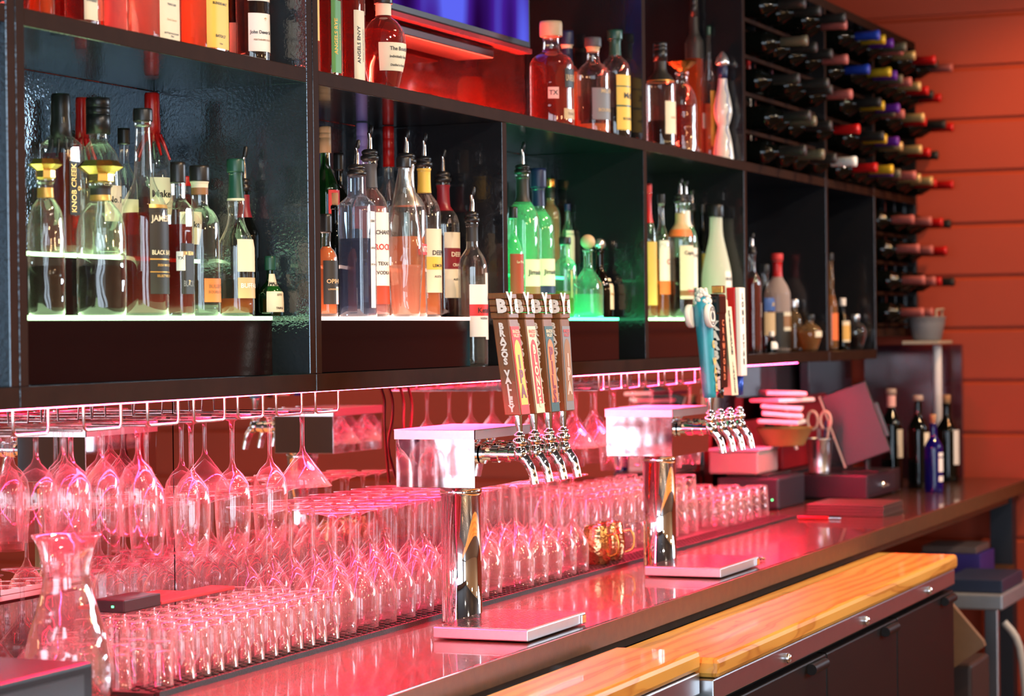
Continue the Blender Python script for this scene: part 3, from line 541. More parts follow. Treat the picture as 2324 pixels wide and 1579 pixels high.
bottle(1397, 2.09, ZU, 80, 66, 'shoul', BOT, 'dark', .3, ('cap', 'green', .018), [('yellow', .08, .62, 58, [('McK', .62, .55, 'ink'), ('BOURBON', .2, .24, 'ink')], 10, [('dgreen', .42, .45), ('dgreen', .78, .8)])], 'bottle with green cap, cream strip stamp and yellow label', foil=[('dgreen', .82, .98)])
bottle(1500, 2.08, ZU, 98, 66, 'shoul', BOT, 'dark', .30, ('tall', 'black', .03), [('cream', .16, .5, 40, [('RARE', .5, .2, 'orange')], 4)], 'black necked bottle with square cream label on the upper shelf', foil=[('black', .72, .98), ('gold', .71, .72)])
bottle(1549, 2.11, ZU, 140, 66, 'decan', BOTW, 'red', .6, ('flare', 'gold', .03), None, 'cut decanter bottle with flared gold stopper')
bottle(1578, 2.2, ZU, 8, 44, 'square', BOT, 'amber', .68, ('tall', 'black', .05), [('white', .22, .32, 20, [], 20)], 'tallest amber bottle with black neck on the upper shelf', sq=5, foil=[('black', .68, .98)])
bottle(1611, 2.10, ZU, 62, 24, 'slim', BOT, 'orange', .45, ('cap', 'green', .02), [('yellow', .12, .55, 50, [], 10)], 'slim bottle with orange label beside the painted ceramic bottle')
bottle(1700, 2.078, ZU, 116, 25, 'std', BOT, 'red', .3, ('cap', 'red', .02), [('white', .22, .62, 50, [], 10)], 'wine red bottle with white label just right of the upright', foil=[('redwax', .75, .98)])
# painted ceramic bottle with a silver bell stopper
Xc = fx(1641, 2.05, ZU + .1); kz = .0016
t = MB().lathe(cat([(.030, 0), (.031, .004), (.026, .05), (.019, .082), (.016, .098), (.021, .112), (.027, .14), (.024, .17), (.016, .205), (.0125, .235), (.012, .26)], 3), 32).build('ceramic_bottle', pm('white_glazed_ceramic', (.85, .8, .72), .15, coat=.5), None, (Xc, 2.05, ZU + .0006))
tag(t, 'white ceramic tequila bottle painted with blue feathers and capped by a silver bell', 'bottle')
pc = cat([(.030, 0), (.031, .004), (.026, .05), (.019, .082), (.016, .098), (.021, .112), (.027, .14), (.024, .17), (.016, .205), (.0125, .235), (.012, .26)], 3)
for fa in (lambda k: -2.2 + .12 * math.sin(k), lambda k: -1.0 + .3 * math.sin(k * .35), lambda k: 2.6):
    m = MB()
    for k in range(34):
        z = .012 + k * .0066; a0 = fa(k); r = rad_at(pc, z) + .0006
        m.add([(r * math.cos(a0 + da / r), r * math.sin(a0 + da / r), z + dz) for da, dz in ((-.0035, 0), (0, -.0033), (.004, 0), (0, .0033))], [(0, 1, 2, 3)])
    m.build('painted_feather', P['blue'], t)
MB().lathe([(.0125, .235), (.0145, .25), (.015, .268), (.0125, .272)], 20).build('collar', P['navy'], t)
MB().lathe([(.004, .27), (.02, .276), (.021, .283), (.016, .298), (.009, .308), (.003, .314), (.0003, .316)], 24).build('bell_stopper', P['silver'], t)

# ---------------------------------------------------------------- wine rack: slats and bottles
RZ = [2.517, 2.408, 2.298, 2.187, 2.0855]; RZL = [1.942, 1.839, 1.728, 1.615]
XS = [6.80, 6.98, 7.17, 7.34, 7.65, 7.77, 7.885, 8.01, 8.115, 8.28, 8.45, 8.60, 8.74]
def rack(x0, x1, z0, z1, rows, lab):
    t = empty('wine_rack', (x0, YF + .03, z0), lab, 'wine rack'); f = MB(); bk = MB(); v = MB()
    for z in rows:
        if z - .05 < z0: continue
        for g_, y_ in ((f, 0), (bk, .085)): g_.box(0, x1 - x0, y_, y_ + .012, z - .048 - z0, z - .0366 - z0)
    xs = [x for x in XS if x0 < x < x1]; ups = [x0] + [(p + q) / 2 for p, q in zip(xs, xs[1:]) if q - p > .09] + [x1 - .008]
    for x in ups:
        for y_ in (.0125, .098): v.box(max(x - x0 - (.004 if x > x0 and x < x1 - .01 else 0), 0), max(x - x0 - (.004 if x > x0 and x < x1 - .01 else 0), 0) + .008, y_, y_ + .012, 0, z1 - z0)
    f.build('front_slat', CAB, t); bk.build('rear_slat', CAB, t); v.build('upright_slat', CABIN, t)
rack(6.66, 7.52, 2.049, 2.595, RZ, 'dark slatted wine rack nearest the upper liquor bottles')
rack(7.57, 8.18, 2.049, 2.595, RZ, 'dark slatted wine rack in the middle upper bay')
rack(8.21, 8.82, 2.049, 2.595, RZ, 'dark slatted wine rack high against the siding wall')
rack(8.21, 8.82, 1.562, 2.015, RZL, 'dark slatted wine rack low against the siding wall')
FC = {'black': P['black'], 'red': P['redwax'], 'blue': pm('blue_foil', (.02, .06, .45), .3), 'yellow': pm('yellow_foil', (.8, .5, .03), .3, .3), 'gold': pm('pale_gold_foil', (.7, .48, .2), .35, .4), 'purple': pm('purple_foil', (.12, .02, .3), .35),
      'rose': pm('rose_foil', (.5, .13, .11), .4), 'olive': pm('olive_grey_foil', (.16, .14, .09), .35, .2), 'white': P['white']}
wproto = {}
def wine(col):
    r = MB().lathe(cat([(.028, 0), (.035, .004), (.036, .05), (.036, .17), (.03, .19), (.015, .215), (.0135, .23)], 2), 20).build('wine_bottle', BOTK)
    r.rotation_euler = (PI / 2, 0, 0); MB().lathe([(.0150, .222), (.0152, .285), (.0165, .287), (.0165, .297), (.0155, .301), (.0003, .301)], 18).build('foil_capsule', FC[col], r)
    return r
ORD = ['top', 'second', 'third', 'fourth', 'fifth', 'sixth', 'seventh', 'eighth', 'lowest']
SEQ = ['black', 'olive', 'black', 'red', 'blue', 'yellow', 'purple', 'olive', 'rose', 'gold', 'red', 'rose']
SQ = {0: ['black', 'black', 'black', 'rose', 'blue', 'yellow', 'purple', 'olive', 'rose', 'gold', 'red', 'black', 'rose'],
      1: ['olive', 'black', 'black', 'rose', 'blue', 'yellow', 'purple', 'olive', 'rose', 'gold', 'red', 'black', 'red'],
      2: ['black', 'black', 'black', 'rose', 'black', 'yellow', 'purple', 'olive', 'rose', 'gold', 'red', 'black', 'red'],
      3: ['black', 'olive', 'black', 'red', 'black', 'yellow', 'purple', 'olive', 'gold', 'gold', 'red', 'black', None],
      4: ['black', 'olive', 'black', 'white', 'red', 'yellow', 'purple', 'olive', 'rose', 'gold', 'gold', 'red', 'red']}
rr = random.Random(3); seen = {}
def put_wine(col, x, z, lab):
    grp = lab if seen.get(lab) else None; seen[lab] = seen.get(lab, 0) + 1
    o = wproto.get(col)
    loc = (x + rr.uniform(-.005, .005), 2.165 + rr.uniform(-.03, .02), z)
    if o is None: o = wproto[col] = wine(col); o.location = loc; tag(o, lab, 'bottle')
    else: o = dup(o, loc, lab)
    return o
allw = {}
for ri, cols in SQ.items():
    for x, col in zip(XS, cols):
        if col is None: continue
        bay = 'left' if x < 7.55 else 'middle' if x < 8.2 else 'wall side'
        lab = '%s foil wine bottle in the %s row of the %s rack' % (col, ORD[ri], bay); allw.setdefault(lab, []).append(put_wine(col, x, RZ[ri], lab))
for ri, z in enumerate(RZL):
    for x, col in zip((8.28, 8.45, 8.60, 8.74), ('rose', 'rose', 'red', 'black')):
        if ri == 3 and x > 8.5: continue
        lab = '%s foil wine bottle in the %s row of the rack below the shelf line' % (col, ORD[ri]); allw.setdefault(lab, []).append(put_wine(col, x, z, lab))
for lab, l in allw.items():
    if len(l) > 1:
        for o in l: o['group'] = lab.replace('wine bottle', 'wine bottles')
# ---------------------------------------------------------------- television in the double upper bay
t = empty('television', (4.60, 2.17, 2.252), 'wall television with a purple blue picture above the round bourbon bottle', 'television')
MB().box(0, .80, 0, .04, 0, .33, 0, .004).build('housing', BLACK, t)
m, ns, L = nt('tv_picture'); o_ = N(ns, 'OutputMaterial'); e_ = N(ns, 'Emission', Strength=1.1); tc = N(ns, 'TexCoord'); mp = N(ns, 'Mapping'); mp.inputs['Scale'].default_value = (3, 1, .8)
no = N(ns, 'TexNoise', Scale=1.6, Detail=1.); cr = N(ns, 'ValToRGB'); L.new(tc.outputs['Object'], mp.inputs[0]); L.new(mp.outputs[0], no.inputs['Vector']); L.new(no.outputs[0], cr.inputs[0])
cr.color_ramp.elements[0].position = .38; cr.color_ramp.elements[0].color = (.01, 0, .02, 1); cr.color_ramp.elements[1].position = .62; cr.color_ramp.elements[1].color = (.1, .12, .8, 1)
el = cr.color_ramp.elements.new(.5); el.color = (.05, .01, .25, 1); L.new(cr.outputs[0], e_.inputs[0]); L.new(e_.outputs[0], o_.inputs[0])
MB().add([(.012, -.0006, .016), (.788, -.0006, .016), (.788, -.0006, .32), (.012, -.0006, .32)], [(0, 1, 2, 3)]).build('screen', m, t)
MB().box(.0, .80, -.004, .03, -.012, -.001).build('glint_strip', pm('red_glint', (.6, .05, .06), .2, .6), t)  # red strip stands for the LED glint along the lower edge
tag(MB().box(0, .62, 0, .1, 0, .02, 0, .003).build('shade_bar', pm('dark_red_shade', (.04, .004, .005), .3), None, (4.62, 2.2, 2.215)), 'slim dark red bar standing in for the shade under the television', 'shade bar')  # dark red bar stands in for the shade below the set

# ---------------------------------------------------------------- rubber bar mat and glassware
m = MB(); m.box(3.20, 6.84, 1.93, 2.315, 1.0, 1.006)
for i in range(300):
    x = 3.205 + i * .0121; m.box(x, x + .0045, 1.922, 1.931, 1.0, 1.008)
m.box(3.20, 6.84, 1.9195, 1.9225, 1.0, 1.009)
for i in range(150):
    for j in range(4): x = 3.21 + i * .0242 + (j % 2) * .012; m.box(x, x + .009, 1.934 + j * .016, 1.943 + j * .016, 1.006, 1.009)
mt = pm('black_bar_mat_rubber', (.02, .012, .012), .5, bump=.6, bscale=260)
mato = tag(m.build('bar_mat', mt), 'long black rubber bar mat under the upturned glasses', 'mat')
ZM = 1.009
def flip(pr, h): return [(r, h - z) for r, z in pr]
WINE = ([(.0003, 0), (.035, 0), (.0352, .0015), (.022, .004), (.005, .012), (.0038, .03), (.0036, .06), (.0040, .085), (.0068, .095), (.018, .106), (.0285, .123), (.0325, .147), (.0318, .185), (.0275, .24), (.0267, .24), (.0308, .185), (.0314, .148), (.0275, .125), (.017, .109), (.0003, .101)], .24)
WIDE = ([(.0003, 0), (.0375, 0), (.0378, .0015), (.024, .004), (.005, .011), (.0036, .03), (.0035, .07), (.0042, .103), (.009, .115), (.022, .13), (.0345, .152), (.0372, .172), (.0368, .2), (.036, .222), (.0351, .222), (.0358, .198), (.0362, .172), (.0335, .154), (.021, .133), (.0003, .121)], .222)
MART = ([(.0003, 0), (.036, 0), (.0362, .0015), (.022, .004), (.005, .011), (.0038, .03), (.0038, .07), (.006, .082), (.026, .108), (.056, .148), (.0553, .1485), (.025, .111), (.0003, .088)], .1485)
TAST = ([(.0003, 0), (.0165, 0), (.0178, .002), (.0186, .03), (.0205, .086), (.0212, .087), (.0203, .087), (.0178, .03), (.0168, .012), (.0003, .0105)], .087)
SHOT = ([(.0003, 0), (.0195, 0), (.0205, .003), (.0215, .03), (.0235, .068), (.0238, .07), (.0228, .07), (.0205, .03), (.019, .016), (.0003, .014)], .07)
COLL = ([(.0003, 0), (.029, 0), (.030, .003), (.032, .08), (.0355, .155), (.0345, .155), (.031, .08), (.0285, .014), (.0003, .012)], .155)
TUMB = ([(.0003, 0), (.030, 0), (.032, .003), (.0345, .045), (.0365, .088), (.0355, .088), (.0335, .045), (.030, .016), (.0003, .014)], .088)
def ware(name, sh, n=28):
    pr, h = sh; return MB().lathe(flip(pr, h)[::-1], n, caps=False).build(name, WARE)
gr = random.Random(11)
def place(proto, pos, label, group, cat_, used):
    o = proto if not used else dup(proto, pos)
    o.location = pos; tag(o, label, cat_, group); return o
# hanging stemware (upside down, feet in the wire rails)
zr = 1.415                                            # bottom of the rails
pw = ware('wine_glass', WINE, 32); used = 0
HW = [(3.60, 2.09), (3.60, 2.18), (3.61, 2.275), (3.745, 2.09), (3.755, 2.20), (3.905, 2.10)]
HL = ['front wine glass hanging in the third gap of the wire rack', 'middle wine glass hanging in the third gap of the wire rack', 'back wine glass hanging in the third gap of the wire rack', 'front wine glass hanging in the fourth gap of the wire rack', 'back wine glass hanging in the fourth gap of the wire rack', 'single wine glass hanging beside the martini glass']
for (x, y), l in zip(HW, HL):
    place(pw, (x, y, zr + .0045 - .24), l, 'wine glasses hanging under the shelf', 'wine glass', used); used = 1
STUB = ([(.0003, 0), (.033, 0), (.0332, .0015), (.02, .004), (.005, .011), (.0038, .03), (.004, .052), (.008, .064), (.022, .078), (.031, .098), (.0325, .125), (.0305, .19), (.0296, .19), (.0312, .125), (.0298, .1), (.021, .081), (.0003, .071)], .19)
pst = ware('wine_glass', STUB, 32); used = 0
for x, y, l in [(3.30, 2.14, 'short wine glass nearest the front of the first rack gap'), (3.30, 2.207, 'middle short wine glass in the first rack gap'), (3.305, 2.275, 'rear short wine glass in the first rack gap'),
                (3.425, 2.09, 'short wine glass nearest the front of the second rack gap'), (3.42, 2.16, 'middle short wine glass in the second rack gap'), (3.42, 2.235, 'rear short wine glass in the second rack gap')]:
    place(pst, (x, y, zr + .0045 - .19), l, 'short wine glasses hanging under the shelf', 'wine glass', used); used = 1
pmart = ware('martini_glass', MART, 36); used = 0
for x, y, l in [(4.055, 2.11, 'martini glass hanging at the right end of the near wire rack'), (3.90, 2.235, 'martini glass hanging behind the single wine glass')]:
    place(pmart, (x, y, zr + .0045 - .1485), l, 'martini glasses hanging under the shelf', 'martini glass', used); used = 1
for i, x in enumerate([5.55, 5.69, 5.83, 5.98, 6.13, 6.29, 6.46]):
    for k, y in enumerate((2.12, 2.24)):
        place(pmart if i < 4 else pw, (x, y, zr + .0045 - (.1485 if i < 4 else .24)), ('martini glass' if i < 4 else 'wine glass') + ' hanging in the far rack behind the second beer tower', 'far hanging martini glasses' if i < 4 else 'far hanging wine glasses', 'martini glass' if i < 4 else 'wine glass', 1)
def wire_rack(xs, lab):
    x0 = xs[0][0]; t = empty('glass_rack', (x0, 2.04, zr), lab, 'rack')
    for a, b_ in xs:
        a -= x0; b_ -= x0; r = .0026; q = .008; zt = ZB0 - zr - .003
        w_ = MB(); w_.tube([(a, 0, zt), (a, 0, q), (a + q * .3, 0, q * .3), (a + q, 0, 0), (b_ - q, 0, 0), (b_ - q * .3, 0, q * .3), (b_, 0, q), (b_, 0, zt)], r, 8); w_.build('wire_loop', WIRE, t)
        w_ = MB(); w_.tube([(a, .003, .0), (a, .27, .0), (a, .272, zt)], r, 6); w_.tube([(b_, .003, .0), (b_, .27, .0), (b_, .272, zt)], r, 6); w_.build('rail', WIRE, t)
LP = [(3.02, 3.12), (3.183, 3.293), (3.374, 3.483), (3.525, 3.631), (3.678, 3.775), (3.825, 3.922), (3.975, 4.085)]
LP = [(3.0, 3.10), (3.15, 3.245), (3.285, 3.385), (3.46, 3.57), (3.635, 3.715), (3.775, 3.875), (3.94, 4.03), (4.08, 4.19)]
LP = [(fx(a, 2.04, zr), fx(b, 2.04, zr)) for a, b in ((30, 110), (190, 275), (335, 405), (440, 510), (540, 597), (627, 685), (716, 768))]
wire_rack(LP, 'near chrome wire stemware rack with U shaped loops under the shelf')
wire_rack([(5.50, 5.535), (5.575, 5.665), (5.71, 5.80), (5.85, 5.955), (6.005, 6.105), (6.155, 6.265), (6.315, 6.43), (6.49, 6.58)], 'far chrome wire stemware rack behind the second beer tower')
# upturned stemware standing on the mat
pwd = ware('wine_glass', WIDE, 32); used = 0
for j, y in enumerate((1.985, 2.065, 2.145, 2.225)):
    for i in range(9):
        x = 3.945 + .088 * i + .04 * (j % 2) + gr.uniform(-.006, .006) + .02 * j
        if x > 4.70: continue
        place(pwd, (x, y + gr.uniform(-.005, .005), ZM), 'upturned wine glass in the %s row between the tasting glasses and the near tower' % ['front', 'second', 'third', 'rear'][j], 'upturned wine glasses, %s row' % ['front', 'second', 'third', 'rear'][j], 'wine glass', used); used = 1
for j, y in enumerate((1.975, 2.06, 2.145)):
    for i in range(7):
        x = 4.80 + .086 * i + .03 * j + gr.uniform(-.006, .006)
        if x > 5.23: continue
        place(pwd, (x, y, ZM), 'upturned wine glass on the mat between the near tower and the copper mugs', 'upturned wine glasses by the mugs', 'wine glass', 1)
pm2 = None
for i, (x, y) in enumerate([(3.42, 0), (3.54, 0), (3.66, 0), (3.78, 0), (3.90, 0)]):
    place(pmart, (x - .02, 2.262, ZM), 'upturned martini glass against the mirror behind the tasting glasses', 'upturned martini glasses against the mirror', 'martini glass', 1)
# tasting glasses
pt_ = ware('tasting_glass', TAST, 24); used = 0
for j in range(5):
    y = 1.962 + .0475 * j
    for i in range(13):
        x = 3.345 + .0468 * i + .022 * (j % 2) + gr.uniform(-.002, .002) + .003 * j
        if x > 3.895 or (j > 4 and x > 3.45): continue
        place(pt_, (x, y, ZM), 'small upturned tasting glass in the %s rows of the mat' % ('front two' if j < 2 else 'back'), 'tasting glasses, front rows' if j < 2 else 'tasting glasses, back rows', 'glass', used); used = 1
ps = ware('shot_glass', SHOT, 26); used = 0
for x, y in [(3.262, 1.958), (3.205, 2.0), (3.275, 2.012), (3.195, 2.055), (3.262, 2.066), (3.185, 2.11), (3.25, 2.12), (3.31, 2.16)]:
    place(ps, (x, y, ZM), 'short upturned rocks glass at the near end of the mat', 'short rocks glasses', 'glass', used); used = 1
# tall and short tumblers further along
pc_ = ware('highball_glass', COLL, 26); used = 0
for j, y in enumerate((2.06, 2.14, 2.22)):
    for i in range(12):
        x = 5.46 + .085 * i + .03 * j
        if x > 6.28: continue
        place(pc_, (x, y, ZM), 'tall upturned highball glass in the %s row beside the second tower' % ['front', 'middle', 'rear'][j], 'tall highball glasses, %s row' % ['front', 'middle', 'rear'][j], 'glass', used); used = 1
pu = ware('tumbler', TUMB, 26); used = 0
for j, y in enumerate((2.03, 2.115, 2.20)):
    for i in range(7):
        x = 6.40 + .082 * i
        if x > 6.83: continue
        place(pu, (x, y, ZM), 'low upturned tumbler at the far end of the mat', 'low tumblers at the far end', 'glass', used); used = 1
# copper mugs
def mug(x, y, rz, lab):
    t = MB().lathe(cat([(.0003, 0), (.026, 0), (.031, .004), (.036, .03), (.036, .055), (.032, .078), (.030, .088), (.029, .088), (.034, .05), (.028, .01), (.0003, .008)], 3), 36, caps=False).build('copper_mug', COPPER, None, (x, y, ZM)); tag(t, lab, 'mug'); t.rotation_euler = (0, 0, rz)
    MB().tube(cat([(.034, 0, .068), (.05, 0, .07), (.058, 0, .05), (.054, 0, .026), (.036, 0, .018)], 4), .003, 8).build('handle', GOLDM, t)
mug(5.30, 1.975, -1.7, 'copper mug standing beside the upturned wine glasses'); mug(5.405, 1.98, -1.2, 'copper mug with its handle towards the near beer tower, the further of two')
# carafe
Xf = 3.115
cp = cat([(.0003, 0), (.05, 0), (.062, .006), (.07, .03), (.069, .06), (.058, .11), (.044, .155), (.0375, .185), (.038, .21), (.045, .243), (.054, .258)], 3)
ci = [(max(r - .003, .0003), z + (.004 if z < .01 else 0)) for r, z in cp[::-1]]
t = MB().lathe(cp + ci, 48, caps=False).build('carafe', glassy('carafe_glass', (.93, .92, .92), veil=.05, edge=1.1, base=.08, power=1.8, wave=.8), None, (Xf, 2.03, 1.0)); tag(t, 'tall clear glass carafe with flared lip at the near end of the bar', 'carafe')
# ---------------------------------------------------------------- near left: register screen and receipt printer box
t = MB().box(0, .597, 0, .22, 0, .10, 0, .006).build('receipt_box', pm('black_box_plastic', (.008, .006, .006), .35, spec=.2), None, (2.30, 1.845, 1.0)); tag(t, 'low black box in the near bottom corner, its top glowing red', 'box')
MB().box(.03, .57, -.001, .0, .012, .085).build('front_drawer', BLACK, t)
t = empty('register_screen', (2.37, 1.88, 1.1005), 'black touch screen tilted on its stand at the near end of the bar', 'screen')
b = MB(); b.T = Matrix.Translation((.10, 0, .03)) @ Matrix.Rotation(.42, 4, 'Y'); b.box(0, .012, -.06, .14, 0, .22, 0, .004); b.build('display', BLACK, t)
b = MB(); b.T = Matrix.Translation((.13, 0, .03)) @ Matrix.Rotation(.42, 4, 'Y'); b.box(0, .03, -.02, .10, .03, .19, 0, .008); b.build('rear_housing', pm('blue_grey_plastic', (.05, .08, .12), .4), t)
MB().box(.05, .20, -.03, .11, 0, .03, 0, .004).build('stand', BLACK, t)
# network box and menu boards resting on the tasting glasses
t = tag(MB().box(0, .12, 0, .06, 0, .022, 0, .002).build('network_box', BLACK, None, (3.44, 2.13, ZM + .0875)), 'small black electronic box with green light lying on the tasting glasses', 'router')
MB().box(-.0012, 0, .02, .024, .009, .012).build('indicator_light', glow('green_indicator', (.1, 1, .3), 6), t)
for i, (x, y) in enumerate(((3.47, 2.19), (3.57, 2.135))):
    tag(MB().box(0, .26, 0, .05, 0, .006, 0, .001).build('flat_board', pm('red_board', (.5, .05, .06), .5), None, (x + .0, y, ZM + .0875 if i else ZM + .0875)), ['thin board lying on the tasting glasses behind the black box', 'thin board lying on the tasting glasses right of the black box'][i], 'board')  # the boards are red themselves
# ---------------------------------------------------------------- beer towers
def stack(mb, fn, word, u, v0, dv, size, mi, bold=.03):
    for i, ch in enumerate(word):
        if ch != ' ': text_on(mb, fn, ch, u, v0 - dv * i, size, mi, bold=bold)
WOODH = pm('carved_brown_resin', (.26, .105, .035), .35, var=.25, scale=40, stretch=(8, 8, 1))
def tower(x, y, lab):
    t = empty('beer_tower', (x, y, 1.0), lab, 'beer tower')
    MB().lathe([(.0405, 0), (.0405, .003), (.0392, .004), (.0392, .245), (.041, .246), (.041, .262)], 48).build('column', CHROME, t)
    MB().box(-.052, .227, -.052, .115, .262, .372, 0, .0015).build('tap_housing', CHROME, t)
    l = MB(); l.box(-.0545, .2295, -.0545, .1175, .3725, .375, 0, .001)
    for a in ((-.0545, -.053, -.0545, .1175), (.228, .2295, -.0545, .1175), (-.0545, .2295, -.0545, -.053), (-.0545, .2295, .116, .1175)): l.box(*a, .356, .3745)
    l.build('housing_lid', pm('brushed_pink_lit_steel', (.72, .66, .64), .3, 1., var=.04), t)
    return t
def faucet(t, fxx, base):
    f = MB(); Y0 = -.054
    cyl = lambda y0, y1, r: f.tube([(fxx, y0, .327), (fxx, y1, .327)], r, 20)
    cyl(Y0, Y0 - .006, .019); cyl(Y0 - .006, Y0 - .022, .0125); cyl(Y0 - .022, Y0 - .036, .0165); cyl(Y0 - .036, Y0 - .05, .0135); cyl(Y0 - .05, Y0 - .058, .016); cyl(Y0 - .058, Y0 - .074, .0125)
    o = f.build('faucet', CHROME, t)
    yb = Y0 - .078; b_ = MB(); b_.T = Matrix.Translation((fxx, yb, .327))
    b_.lathe([(.0004, -.014), (.01, -.012), (.0145, -.004), (.0145, .004), (.011, .012), (.0085, .014), (.013, .018), (.0145, .023), (.012, .029), (.008, .031), (.0105, .034), (.0105, .038), (.006, .041), (.0065, .045)], 20, caps=False)
    b_.build('faucet_body', CHROME, o)
    s = MB(); s.tube(cat([(fxx, yb, .325), (fxx, yb - .010, .318), (fxx, yb - .020, .304), (fxx, yb - .026, .288), (fxx, yb - .030, .270)], 3), [.0105] * 4 + [.0095] * 4 + [.0085] * 5, 16); s.build('spout', CHROME, o)
    return (fxx, yb, .372)
def lean(p, dy, dx=0, h=.28): return Matrix.Translation(p) @ Matrix(((1, 0, dx / h, 0), (0, 1, dy / h, 0), (0, 0, 1, 0), (0, 0, 0, 1)))
def ferrule(b_, r=.0095): b_.lathe([(.0055, -.003), (.007, .008), (r, .026), (r, .03)], 16, caps=False)
T_ = tower(4.233, 1.858, 'near chrome beer tower with four brown wooden brewery tap handles')
def brazos(p, dy, c1, c2, word, ink, sub, lab):
    M = lean(p, dy); b_ = MB(); b_.T = M; w, d = .0235, .017
    b_.box(-w, w, -d, d, .03, .215, 0, .002)
    for k in range(4): b_.box(-w - .002, w + .002, -d - .002 - .001 * (k % 2), d + .002, .215 + k * .0125, .2265 + k * .0125, 0, .002)
    h = b_.build('tap_handle', WOODH, T_, label=lab)
    f = MB(); f.T = M; fn = FY(0, -d, 0, .0012); mats = [P[c1], P[c2], P[ink], P['white'], P[sub]]
    f.box(-w * .9, w * .9, -d - .001, -d, .032, .20, 0); pts_ = [(-w * .72, .05), (w * .72, .05), (w * .72, .15), (w * .6, .163), (w * .3, .172), (0, .175), (-w * .3, .172), (-w * .6, .163), (-w * .72, .15)]
    f.add([(x_, -d - .0014, z_) for x_, z_ in pts_], [list(range(len(pts_)))], 1)
    fn = FY(0, -d, 0, .002); dv = .028 if len(word) <= 4 else .0205; stack(f, fn, word, 0, .115 + dv * (len(word) - 1) / 2 - .012, dv, .034 if len(word) <= 4 else .024, 2, .05)
    text_on(f, fn, 'BRAZOS', 0, .190, .009, 4); text_on(f, fn, 'VALLEY', 0, .182, .009, 4)
    f.build('name_panel', mats, h)
    s = MB(); s.T = M; gn = FXN(-w, 0, 0, .0012); stack(s, gn, 'BRAZOS', 0, .200, .0135, .0165, 0, .06); stack(s, gn, 'VALLEY', 0, .110, .0135, .0165, 0, .06); s.build('side_lettering', WHITEP, h)
    g = MB(); g.T = M; gb = FXN(-w - .002, 0, 0, .002); text_on(g, gb, 'B', .007, .238, .034, 0, bold=.06); text_on(g, FY(-w + .004, -d - .003, 0, .002), 'Y', .004, .243, .052, 0, bold=.07, sx=.7); text_on(g, FY(0, -d - .003, 0, .002), 'B', .012, .238, .034, 0, bold=.06, sx=-.9)
    g.build('carved_emblem', WHITEP, h)
    r = MB(); r.T = M; ferrule(r); r.build('ferrule', CHROME, h)
for (px_, dy, a) in ((1180, .036, ('red', 'yellow', 'IPA', 'maroon', 'cream', 'brown tap handle with red and yellow front panel')), (1214, .032, ('cream', 'red', 'BLONDE', 'cream', 'red', 'brown tap handle with cream and red front panel')),
                     (1247, .024, ('teal', 'orange', 'PILS', 'maroon', 'cream', 'brown tap handle with dark teal and orange front panel')), (1279, .014, ('grey', 'brown', 'IPA', 'pinkp', 'red', 'brown tap handle with grey and brown front panel'))):
    p = faucet(T_, fx(px_, 1.858 - .132, 1.327) - 4.233, T_); brazos(p, dy, *a)
T_ = tower(5.385, 1.846, 'far chrome beer tower with blue, black, cream and red white tap handles')
P4 = [faucet(T_, fx(q, 1.846 - .132, 1.327) - 5.385, T_) for q in (1613, 1636, 1657, 1679)]
BLUEH = pm('turquoise_painted_handle', (.03, .38, .52), .3, var=.15, scale=25, coat=.4)
# turquoise handle with foam top
M = lean(P4[0], .018); b_ = MB(); b_.T = M; b_.lathe(cat([(.012, .028), (.0165, .04), (.018, .12), (.0215, .22), (.019, .258), (.014, .272)], 3), 24); h = b_.build('tap_handle', BLUEH, T_, label='turquoise tap handle with white foam crest')
f = MB(); f.T = M; g_ = random.Random(2)
for k in range(70):
    a = g_.uniform(0, 6.28); z_ = g_.uniform(.252, .285); r_0 = .018 if z_ < .275 else .01; c0 = (r_0 * math.cos(a), r_0 * math.sin(a)); q = .0045
    f.lathe([(q * math.sin(PI * i / 5) + .0002, z_ - q * math.cos(PI * i / 5)) for i in range(6)], 8, c=c0)
f.build('foam_crest', WHITEP, h)
for sx_ in (-1, 1):
    dsc = MB(); dsc.T = M @ Matrix.Translation((0, -.018 if sx_ < 0 else .03, .222)) @ Matrix.Rotation(PI / 2, 4, 'X') @ Matrix.Translation((-.012, 0, 0)); dsc.lathe([(.026, -.006), (.028, -.003), (.028, .006), (.025, .008)], 28); d_ = dsc.build('round_badge', WHITEP, h)
    if sx_ < 0:
        q = MB(); q.T = M @ Matrix.Translation((-.012, -.0265, .222)) @ Matrix.Rotation(PI / 2, 4, 'X'); q.lathe([(.0195, 0), (.0225, .0003)], 28, caps=False); q.lathe([(.0003, .0002), (.010, .0002)], 20, caps=False); text_on(q, lambda u, v: (u, v, .0006), 'KONA', 0, .014, .009, 0); text_on(q, lambda u, v: (u, v, .0006), 'BREWING', 0, -.015, .006, 0); q.build('badge_print', INK, d_)
s = MB(); s.T = M; stack(s, FY(0, -.0185, 0, .001), 'BIG WAVE', .0, .195, .0205, .024, 0, .04); s.build('lettering', P['yellow'], h)
ferr = MB(); ferr.T = M; ferrule(ferr, .011); ferr.build('ferrule', CHROME, h)
# black handle
M = lean(P4[1], .006); b_ = MB(); b_.T = M; b_.box(-.028, .028, -.012, .012, .05, .255, 0, .003); b_.lathe([(.008, .026), (.010, .052)], 16); b_.box(-.031, .031, -.014, .014, .225, .275, 0, .006); h = b_.build('tap_handle', pm('gloss_black_resin', (.01, .01, .01), .1, coat=.5), T_, label='gloss black tap handle with white stacked letters')
s = MB(); s.T = M; stack(s, FXN(-.028, 0, 0, .001), 'KARBACH', 0, .198, .0235, .028, 0, .07); s.build('lettering', WHITEP, h); s = MB(); s.T = M; stack(s, FY(0, -.012, 0, .001), 'CRAWFORD', 0, .205, .0185, .02, 0, .03); s.build('lettering', P['orange'], h)
